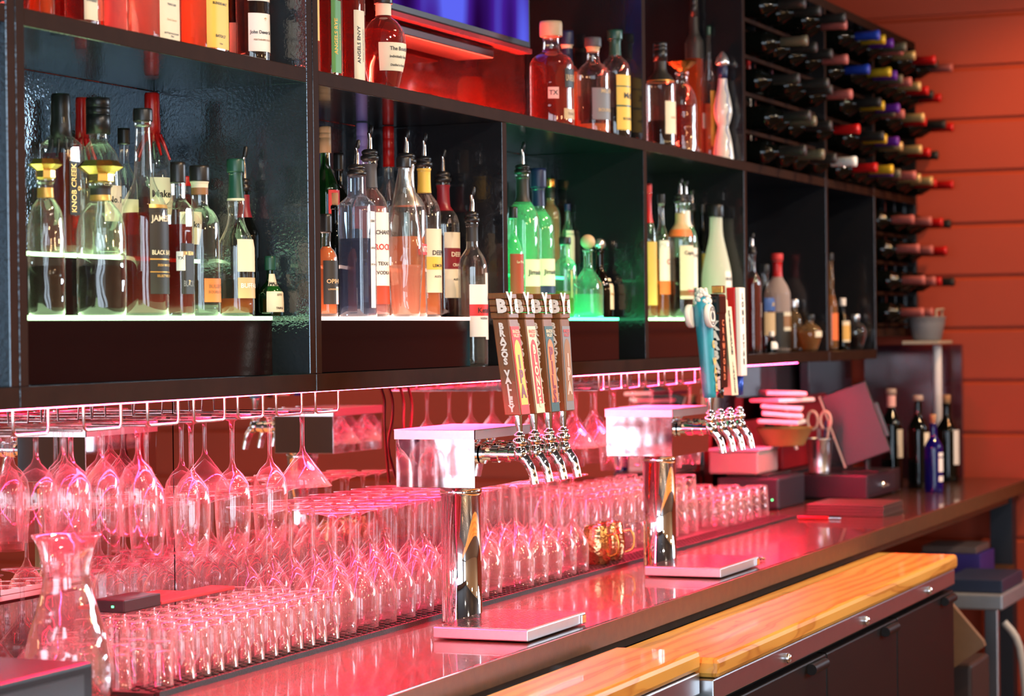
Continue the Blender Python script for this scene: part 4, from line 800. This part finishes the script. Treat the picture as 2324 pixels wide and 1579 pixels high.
# cream handle
M = lean(P4[2], .02); b_ = MB(); b_.T = M; b_.box(-.006, .006, -.014, .014, .03, .262, 0, .002); b_.box(-.026, .026, -.0165, -.0145, .03, .245, 0, .001); h = b_.build('tap_handle', P['cream'], T_, label='cream paddle tap handle lettered down its length')
s = MB(); s.T = M; stack(s, FY(0, -.0165, 0, .001), 'KARBACH', 0, .228, .0155, .019, 0, .05); stack(s, FY(0, -.0165, 0, .001), 'LAGER', 0, .104, .0155, .019, 0, .02); s.build('lettering', INK, h)
# red and white handle
M = lean(P4[3], .004); b_ = MB(); b_.T = M; b_.box(-.022, .012, -.002, .02, .075, .292, 0, .002); h = b_.build('tap_handle', P['redwax'], T_, label='red and white tap handle on a blue ferrule')
s = MB(); s.T = M; s.box(-.022, .024, -.014, -.0025, .075, .292, 0, .002); s.build('white_face', WHITEP, h); s = MB(); s.T = M; stack(s, FY(0, -.014, 0, .001), 'LONE STAR', 0, .27, .02, .02, 0, .03); s.build('lettering', INK, h)
s = MB(); s.T = M; s.lathe([(.009, .028), (.0115, .074)], 16); s.build('blue_ferrule', flat('blue_anodised', (.02, .08, .5), .3, .4), h)
for i, M_ in enumerate((P4[1], P4[2], P4[3])):
    pass
# yellow block showing behind the black handle
M = lean(P4[1], .006); b_ = MB(); b_.T = M; b_.box(.006, .03, -.012, .016, .2765, .295, 0, .002); b_.build('gold_crest', GOLDM, T_)
# drip trays
def drip(x0, y0, lx, ly, lab):
    t = empty('drip_tray', (x0, y0, 1.0), lab, 'drip tray')
    MB().box(0, lx, 0, ly, .003, .0235, 0, .002).build('pan', pm('satin_steel', (.72, .72, .75), .42, 1., var=.04), t)
    g = MB(); g.box(.004, lx - .004, .004, ly - .004, .0236, .0252); n1, n2 = int(lx / .013), int(ly / .011)
    for i in range(n1):
        for j in range(n2):
            cx_, cy_ = .012 + i * .0125 + (j % 2) * .006, .011 + j * .0108
            if cx_ > lx - .01 or (cx_ - lx * .62) ** 2 + (cy_ - ly) ** 2 < .045 ** 2: continue
            g.add([(cx_ + .0027 * math.cos(a), cy_ + .0027 * math.sin(a), .02535) for a in [PI * k / 3 for k in range(6)]], [list(range(6))], 1)
    g.build('perforated_grid', [pm('bright_steel_sheet', (.8, .76, .76), .16, 1., var=.02), BLACK], t)
    MB().box(lx - .028, lx - .008, -.004, -.0003, .004, .021, 0, .0008).build('corner_clip', CHROME, t)
drip(3.965, 1.612, .295, .188, 'near steel drip tray with perforated grid under the wooden tap handles')
drip(5.122, 1.612, .30, .182, 'far steel drip tray with perforated grid under the coloured tap handles')
tag(MB().tube(cat([(5.45, 1.86, 1.006), (5.47, 1.81, 1.006), (5.53, 1.67, 1.006), (5.56, 1.64, 1.006)], 4), .004, 8).build('bent_rod', WIRE), 'loose bent metal rod lying behind the far drip tray', 'rod')
# ---------------------------------------------------------------- coolers with wooden rails
WOODR = None
m, ns, L = nt('oiled_pine_rail'); o_ = N(ns, 'OutputMaterial'); b = N(ns, 'BsdfPrincipled', Roughness=.35); b.inputs['Coat Weight'].default_value = .35
tc = N(ns, 'TexCoord'); mp = N(ns, 'Mapping'); mp.inputs['Scale'].default_value = (1.6, 9, 9); L.new(tc.outputs['Object'], mp.inputs[0])
wv = N(ns, 'TexWave', Scale=1.0, Distortion=9., Detail=3.); wv.bands_direction = 'Y'; L.new(mp.outputs[0], wv.inputs['Vector']); cr = N(ns, 'ValToRGB'); L.new(wv.outputs[0], cr.inputs[0])
cr.color_ramp.elements[0].color = (.70, .31, .05, 1); cr.color_ramp.elements[1].color = (.84, .44, .085, 1); e = cr.color_ramp.elements.new(.12); e.color = (.56, .22, .03, 1); e = cr.color_ramp.elements.new(.25); e.color = (.78, .38, .065, 1)
mk = N(ns, 'Mapping'); mk.inputs['Scale'].default_value = (3.2, 9, 9); L.new(tc.outputs['Object'], mk.inputs[0]); kn = N(ns, 'TexNoise', Scale=1.3, Detail=2., Distortion=1.2); L.new(mk.outputs[0], kn.inputs['Vector'])
kr = N(ns, 'ValToRGB'); kr.color_ramp.elements[0].position = .66; kr.color_ramp.elements[1].position = .73; L.new(kn.outputs[0], kr.inputs[0])
km = N(ns, 'Mix', data_type='RGBA'); L.new(kr.outputs[0], km.inputs[0]); L.new(cr.outputs[0], km.inputs[6]); km.inputs[7].default_value = (.3, .12, .025, 1)
L.new(km.outputs[2], b.inputs['Base Color']); L.new(b.outputs[0], o_.inputs[0]); WOODR = m
CDOOR = pm('black_vinyl_door', (.008, .005, .004), .42, bump=.1, bscale=250, spec=.2)
def cooler(x0, x1, y0, zt, lab):
    t = empty('bar_cooler', (x0, y0, 0), lab, 'refrigerator'); w_ = x1 - x0
    MB().box(.01, w_ - .01, .03, .56, .1, zt - .062).build('cabinet_body', CDOOR, t)
    MB().box(0, w_, 0, .57, zt - .060, zt - .018, 0, .003).build('steel_top', STEEL, t)
    nd = max(1, round(w_ / .68)); dw = (w_ - .16) / nd
    MB().box(.012, .155, .004, .029, .1, zt - .075, 0, .003).build('compressor_panel', CDOOR, t)
    pl = MB(); pl.box(.03, .125, .001, .0035, zt - .115, zt - .088, 0); text_on(pl, FY(.0775, .001, zt - .101, .0005), 'BEVERAGE-AIR', 0, 0, .0125, 1, sx=.95, bold=.02); pl.build('name_plate', [STEEL, INK], t)
    for i in range(nd):
        a = .16 + dw * i
        d_ = MB().box(a + .004, a + dw - .004, .003, .029, .1, zt - .075, 0, .004).build('door', CDOOR, t)
        k = MB(); k.tube([(a + dw - .16, -.006, zt - .09), (a + dw - .05, -.006, zt - .09)], .012, 12); k.build('handle_grip', CDOOR, d_)
        k = MB(); k.T = Matrix.Translation((a + dw * .5, -.004, zt - .042)) @ Matrix.Rotation(PI / 2, 4, 'X'); k.lathe([(.009, -.004), (.011, 0), (.008, .006), (.003, .008)], 16); k.build('door_lock', CHROME, t)
    return t
cooler(4.275, 6.44, 1.362, .921, 'far black bar cooler with steel rim and three doors')
cooler(2.2, 4.262, 1.385, .936, 'near black bar cooler, only its steel rim showing below the board')
tag(MB().box(4.282, 6.45, 1.355, 1.583, .9035, .942, 0, .010).build('wooden_rail', WOODR), 'far yellow pine board with dark knots lying on the bar cooler', 'board')
tag(MB().box(2.3, 4.272, 1.385, 1.56, .9185, .958, 0, .010).build('wooden_rail', WOODR), 'near yellow pine board with straight grain cut by the picture edge', 'board')
# ---------------------------------------------------------------- register end of the bar
NAVY = pm('dark_plastic_navy', (.02, .018, .03), .4)
t = empty('cash_drawer', (7.58, 1.885, 1.0), 'wide dark cash drawer at the far end of the bar', 'cash drawer')
MB().box(0, .46, 0, .25, .006, .082, 0, .004).build('case', pm('purple_black_metal', (.03, .014, .025), .35), t)
k = MB(); k.T = Matrix.Translation((.20, -.003, .04)) @ Matrix.Rotation(PI / 2, 4, 'X'); k.lathe([(.012, -.003), (.013, .002), (.006, .006), (.004, .02), (.0003, .021)], 18); k.build('lock', CHROME, t)
MB().box(.01, .44, -.003, 0, .02, .07, 0, .001).build('drawer_front', NAVY, t)
for dx_ in (.03, .41): MB().box(dx_, dx_ + .03, .02, .23, 0, .006).build('foot', RUBBER, t)
for i in range(4):
    tag(MB().box(0, .25, 0, .235, 0, .0085, 0, .002).build('menu_folder', pm('brown_leatherette', (.06, .03, .025), .45), None, (6.93 + .002 * i, 1.675 + .002 * (i % 2), 1.0 + .0088 * i)), ['lowest brown menu folder in the stack by the drawer', 'second lowest brown menu folder in the stack', 'third brown menu folder in the stack', 'topmost brown menu folder in the stack'][i], 'menu', 'menu folders')
b = MB(); b.tube([(6.80, 1.90, 1.005), (6.81, 1.81, 1.005)], .0045, 10); o = b.build('pen', P['redwax']); tag(o, 'red pen lying in front of the menu folders', 'pen'); MB().tube([(6.81, 1.81, 1.005), (6.815, 1.775, 1.005)], .0047, 10).build('clip', CHROME, o)
# printer like box left of the drawer
t = tag(MB().box(0, .30, 0, .20, 0, .10, 0, .008).build('receipt_printer', NAVY, None, (7.12, 2.05, 1.0)), 'black receipt printer behind the low tumblers', 'printer'); MB().box(-.001, 0, .02, .024, .03, .034).build('indicator_light', glow('green_indicator', (.1, 1, .3), 6), t); MB().box(.02, .28, .04, .08, .1002, .108, 0, .002).build('paper_lid', BLACK, t)
# steel cup with scissors and pens
cx0, cy0 = 7.62, 2.055
t = tag(MB().lathe([(.0003, 0), (.033, 0), (.034, .003), (.036, .012), (.035, .014), (.044, .115), (.046, .117), (.045, .119), (.043, .117), (.032, .016), (.0003, .014)], 32, caps=False).build('steel_cup', STEEL, None, (cx0, cy0, 1.0825)), 'tapered steel cup holding scissors on the cash drawer', 'cup')
t = empty('scissors', (cx0, cy0, 1.099), 'pair of white handled scissors standing in the steel cup', 'scissors')
for sg in (-1, 1):
    r = MB(); r.tube([(0, .022 * sg + .022 * math.cos(a) * .8, .16 + .030 * math.sin(a)) for a in [2 * PI * i / 20 for i in range(21)]], .0045, 8, cap=False); r.build('grip', pm('cream_plastic', (.75, .55, .45), .4), t)
    MB().box(-.001 + .002 * sg, .001 + .002 * sg, -.006, .006, .0, .135).build('blade', STEEL, t)
for q, (dx_, c_) in enumerate(((.02, 'pinkp'), (-.015, 'navy'))):
    tag(MB().tube([(cx0 + dx_, cy0 - .012, 1.11), (cx0 + dx_ * 1.2, cy0 - .028, 1.11 + .15)], .004, 8).build('pen', P[c_]), ['pink pen standing in the steel cup', 'dark blue pen standing in the steel cup'][q], 'pen')
# tablet on its stand
t = empty('tablet_register', (7.78, 1.96, 1.0825), 'tilted tablet register with pale edge on the cash drawer', 'tablet')
b = MB(); b.T = Matrix.Translation((-.02, 0, .02)) @ Matrix.Rotation(-.35, 4, 'X') @ Matrix.Rotation(.15, 4, 'Z')
b.box(0, .010, -.12, .04, .01, .26, 0, .004); tb = b.build('tablet', BLACK, t)
e_ = MB(); e_.T = b.T; e_.box(-.001, .011, .0402, .046, .008, .262, 0, .002); e_.build('pale_rim', flat('pale_pink_edge', (.8, .55, .52)), tb)
b2 = MB(); b2.T = b.T; b2.box(.0105, .035, -.13, -.09, .06, .18, 0, .004); b2.build('card_reader', pm('slate_plastic', (.05, .09, .12), .4), tb)
MB().tube([(.02, -.02, 0), (.02, -.02, .10)], .012, 12).build('stand', BLACK, t)
MB().box(-.05, .09, -.08, .05, 0, .006, 0, .002).build('stand_base', BLACK, t)
# red boxes behind, against the wall
REDB = pm('crimson_board', (.45, .01, .02), .45)
tag(MB().box(0, .58, 0, .03, 0, .245, 0, .003).build('menu_board', REDB, None, (7.83, 2.24, 1.083)), 'upright crimson board behind the tablet register', 'board')
tag(MB().box(0, .70, 0, .10, 0, .08, 0, .003).build('shelf_box', NAVY, None, (7.8, 2.19, 1.0)), 'dark box carrying the crimson board', 'box')
tag(MB().box(0, .34, 0, .03, 0, .26, 0, .003).build('menu_board', REDB, None, (7.38, 2.27, 1.0)), 'upright crimson board left of the black post', 'board')
tag(MB().box(0, .33, 0, .035, 0, .45, 0, .002).build('black_post', BLACK, None, (7.953, 2.295, 1.001)), 'black post where the mirror ends under the shelf unit', 'post')
# napkins, tub and caddy, red lit
t = tag(MB().box(0, .22, 0, .16, 0, .07, 0, .006).build('plastic_tub', glassy('milky_plastic', (.8, .7, .7), veil=.5, vcol=(.9, .75, .75)), None, (7.10, 2.11, 1.112)), 'milky plastic tub on the receipt printer', 'tub'); MB().box(-.004, .224, -.004, .164, .0705, .078, 0, .002).build('lid', flat('blue_grey_lid', (.4, .35, .5)), t)
t = MB(); t.lathe([(.0003, 0), (.06, 0), (.062, .002), (.088, .055), (.09, .056), (.086, .054), (.06, .005), (.0003, .004)], 24, sx=1.3, caps=False); t = t.build('serving_basket', pm('wicker_tan', (.55, .3, .1), .5), None, (7.33, 2.09, 1.1915)); tag(t, 'tan bowl shaped basket heaped with napkins', 'basket')
n_ = random.Random(5)
for i in range(5):
    b = MB(); b.T = Matrix.Rotation(n_.uniform(-.5, .5), 4, 'Z') @ Matrix.Rotation(n_.uniform(-.1, .1), 4, 'X'); b.box(-.085, .085, -.065, .065, 0, .013, 0, .004); o = b.build('napkin', pm('soft_white_paper', (.85, .72, .72), .8, bump=.3, bscale=60), None, (7.30 + .02 * i, 2.09 + .005 * i, 1.262 + .022 * i))
    tag(o, ['lowest folded napkin in the tan basket', 'second folded napkin in the tan basket', 'middle folded napkin in the tan basket', 'fourth folded napkin in the tan basket', 'topmost folded napkin heaped in the tan basket'][i], 'napkin', 'napkins in the basket')
tag(MB().tube([(7.50, 2.10, 1.17), (7.47, 2.13, 1.33)], .006, 8).build('straw', flat('pink_white_straw', (.9, .6, .62))), 'pale straw standing beside the crimson boards', 'straw')
tag(MB().lathe(cat([(.0003, 0), (.017, 0), (.018, .01), (.018, .07), (.008, .09), (.012, .1), (.012, .125), (.0003, .126)], 2), 18).build('sauce_bottle', flat('pink_red_plastic', (.7, .08, .12)), None, (7.52, 2.20, 1.083 - .083)), 'small red sauce bottle left of the steel cup', 'bottle')
# wine bottles at the end
def stand_wine(x, y, H, gl, lab, txt, corkc=None, foilc=None, R=.037, lcol='cream', z0=1.0):
    pr = cat([(.9 * R, 0), (R, .004), (R, H * .3), (R, H * .6), (R * .93, H * .68), (R * .55, H * .77), (R * .4, H * .82), (R * .37, H * .97), (R * .42, H * .975), (R * .40, H)], 3)
    o = MB().lathe(pr, 28).build('wine_bottle', gl, None, (x, y, z0)); tag(o, txt, 'bottle')
    l = MB(); A = [math.radians(-135 + 110 * i / 12) for i in range(13)]
    for z0_, z1_ in lab: l.add([((R + .0007) * math.cos(a), (R + .0007) * math.sin(a), z * H) for z in (z0_, z1_) for a in A], [(i, i + 1, 14 + i, 13 + i) for i in range(12)], 0, True)
    l.build('paper_label', P[lcol], o)
    if corkc: MB().lathe([(R * .3, H - .006), (R * .34, H + .026), (R * .33, H + .03), (.0003, H + .03)], 14).build('cork', CORK, o)
    else: MB().lathe([(R * .46, H * .97), (R * .5, H * .98), (R * .5, H + .006), (R * .44, H + .01), (.0003, H + .01)], 18).build('closure', pm('tan_grey_cap', (.4, .3, .24), .4), o)
    if foilc: MB().lathe([(R * .42, H * .84), (R * .42, H * .96)], 18, caps=False).build('neck_foil', P[foilc], o)
def wx(px_, y): return fx(px_, y, 1.1)
stand_wine(wx(2085, 1.86), 1.86, .315, BOTK, [(.28, .62)], 'dark wine bottle with cream label behind the blue bottle, screw capped')
stand_wine(wx(2024, 1.98), 1.98, .335, BOTK, [(.3, .60)], 'dark wine bottle with pink neck band behind the tablet', foilc='pinkp', R=.038)
stand_wine(wx(2150, 1.84), 1.84, .285, BOTK, [(.22, .66)], 'tall dark wine bottle with pale label and natural cork', corkc=1, R=.042, lcol='white')
stand_wine(wx(2119, 1.765), 1.765, .235, BOTB, [(.16, .24), (.3, .5), (.52, .58)], 'small cobalt blue bottle with natural cork and three pale labels', corkc=1, R=.031, lcol='white')
stand_wine(wx(2062, 2.06), 2.06, .30, BOTK, [(.28, .6)], 'dark wine bottle furthest back beside the grey panel', R=.034)
# smoky panel, white tube and ribbed basket by the siding wall
tag(MB().box(8.20, 8.80, 2.245, 2.28, 0, .50, 0, .003).build('wall_panel', pm('purple_grey_lacquer_panel', (.045, .03, .055), .3, coat=.3), None, (0, 0, 1.001)), 'purple grey lacquered panel on the wall under the low wine rack', 'panel')
tag(MB().box(8.815, 8.85, 1.83, 2.2, 0, .495, 0, .002).build('smoked_acrylic_sheet', glassy('smoked_acrylic', (.62, .5, .56), veil=.12, vcol=(.2, .12, .2), rough=.1), None, (0, 0, 1.001)), 'smoked acrylic sheet leaning on the siding wall behind the corked bottles', 'sheet')
tag(MB().lathe([(.014, 0), (.016, .002), (.016, .30), (.013, .302)], 20).build('white_tube', flat('white_tube_plastic', (.85, .85, .88), .4), None, (8.72, 1.90, 1.193)), 'white upright tube behind the corked bottles', 'tube')
tag(MB().lathe([(.0003, 0), (.05, 0), (.05, .19), (.0003, .191)], 20).build('canister', NAVY, None, (8.72, 1.90, 1.001)), 'dark canister under the white tube', 'canister')
sh = empty('ribbed_basket', (8.665, 1.925, 1.513), 'grey ribbed plastic basket under the wine rack beside the siding wall', 'basket')
b = MB(); nn = 40; vs = []
for z_, r_0 in ((0, .045), (.004, .05), (.06, .062), (.078, .066), (.083, .070), (.087, .070)):
    for k in range(nn): a = 2 * PI * k / nn; r0 = r_0 * (1 + (.04 if k % 2 and z_ < .07 else 0)); vs.append((r0 * math.cos(a), r0 * math.sin(a), z_))
b.add(vs, [(i * nn + k, i * nn + (k + 1) % nn, (i + 1) * nn + (k + 1) % nn, (i + 1) * nn + k) for i in range(5) for k in range(nn)] , 0, True); b.add(vs[:nn], [list(range(nn))])
b.build('ribbed_shell', pm('grey_ribbed_plastic', (.25, .26, .28), .4), sh)
tag(MB().box(8.56, 8.80, 1.86, 1.995, 1.5, 1.5122, 0, .002).build('wire_ledge', pm('beige_painted_metal', (.5, .42, .32), .5)), 'thin ledge carrying the ribbed basket', 'ledge')
b = MB(); b.tube([(-.05, -.045, .085), (-.05, -.045, .112), (.01, -.06, .115), (.05, -.045, .112), (.05, -.045, .085)], .004, 8); b.build('handle', pm('beige_painted_metal', (.5, .42, .32), .5), sh)
# ---------------------------------------------------------------- under the counter at the far end
t = empty('tan_waste_bin_lid', (6.85, 1.50, 0), 'tan plastic bin with sloping flap beside the far cooler', 'bin')
b = MB(); b.add([(0, .14, .0), (0, -.10, .0), (.3, .14, .0), (.3, -.10, .0), (0, .14, .56), (0, -.13, .63), (.3, .14, .56), (.3, -.13, .63), (0, .10, .86), (.3, .10, .86)],
                [(0, 1, 5, 8, 4), (2, 6, 9, 7, 3), (1, 3, 7, 5), (0, 4, 6, 2), (5, 7, 9, 8), (4, 8, 9, 6)]); 
TAN = pm('tan_brown_plastic', (.22, .12, .06), .42)
b = MB(); pg = [(.075, .86), (-.005, .80), (-.13, .655), (-.135, .64), (-.02, .555), (.045, .60), (.09, .62)]
b.add([(0, y_, z_) for y_, z_ in pg] + [(.03, y_, z_) for y_, z_ in pg], [list(range(7))[::-1], list(range(7, 14))] + [(i, (i + 1) % 7, 7 + (i + 1) % 7, 7 + i) for i in range(7)])
b.build('sloping_flap', TAN, t); MB().box(.032, .3, -.09, .09, .0, .58, 0, .01).build('bin_body', pm('dark_brown_bin', (.04, .02, .015), .5), t)
MB().tube([(.01, .055, .0), (.01, .055, .6)], .014, 12).build('pale_leg', flat('pale_blue_plastic', (.4, .6, .68)), t)
t = empty('steel_stand', (7.6, 1.46, 0), 'steel work stand with a grey tray top at the far end', 'stand')
MB().box(0, .5, -.005, .2, .655, .705, 0, .006).build('tray_top', pm('blue_grey_steel', (.42, .46, .52), .35, .6), t)
MB().box(.1, .13, .03, .075, 0, .65, 0, .004).build('post', STEEL, t); MB().tube(cat([(.15, .02, .6), (.15, -.03, .52), (.15, -.05, .3), (.15, -.05, .1)], 4), .012, 10).build('pale_hose', flat('pale_grey_hose', (.55, .52, .48)), t)
t2 = MB().box(7.64, 8.0, 1.463, 1.655, .7055, .748, 0, .004).build('dark_case', pm('navy_case_plastic', (.02, .03, .07), .4)); tag(t2, 'dark blue flat case lying on the steel stand', 'case')
tag(MB().box(8.2, 8.45, 1.645, 1.86, .70, .775, 0, .003).build('glove_box', flat('violet_blue_carton', (.035, .02, .2))), 'violet blue carton of gloves on the low shelf', 'box')
tag(MB().box(8.21, 8.44, 1.66, 1.85, .7755, .80, 0, .003).build('flat_carton', flat('brown_grey_carton', (.15, .1, .09))), 'flat brown carton on top of the violet one', 'box')
tag(MB().box(8.17, 8.65, 1.61, 2.3, .67, .6995, 0, .002).build('low_shelf', EDGE), 'low dark shelf under the counter end', 'shelf')

# thin red cables hanging from the shelf underside in front of the mirror
for i, q in enumerate((903, 921)):
    x_ = fx(q, 2.3, 1.40); tag(MB().tube(cat([(x_, 2.3, 1.4545), (x_ + .03, 2.3, 1.41), (x_ + .028, 2.3, 1.36), (x_ + .035 - .03 * i, 2.3, 1.30), (x_ + .05, 2.3, 1.22)], 4), .0035, 8).build('hanging_cable', P['maroon']), ['left thin cable hanging in front of the mirror behind the near beer tower', 'right thin cable hanging in front of the mirror behind the near beer tower'][i], 'cable')
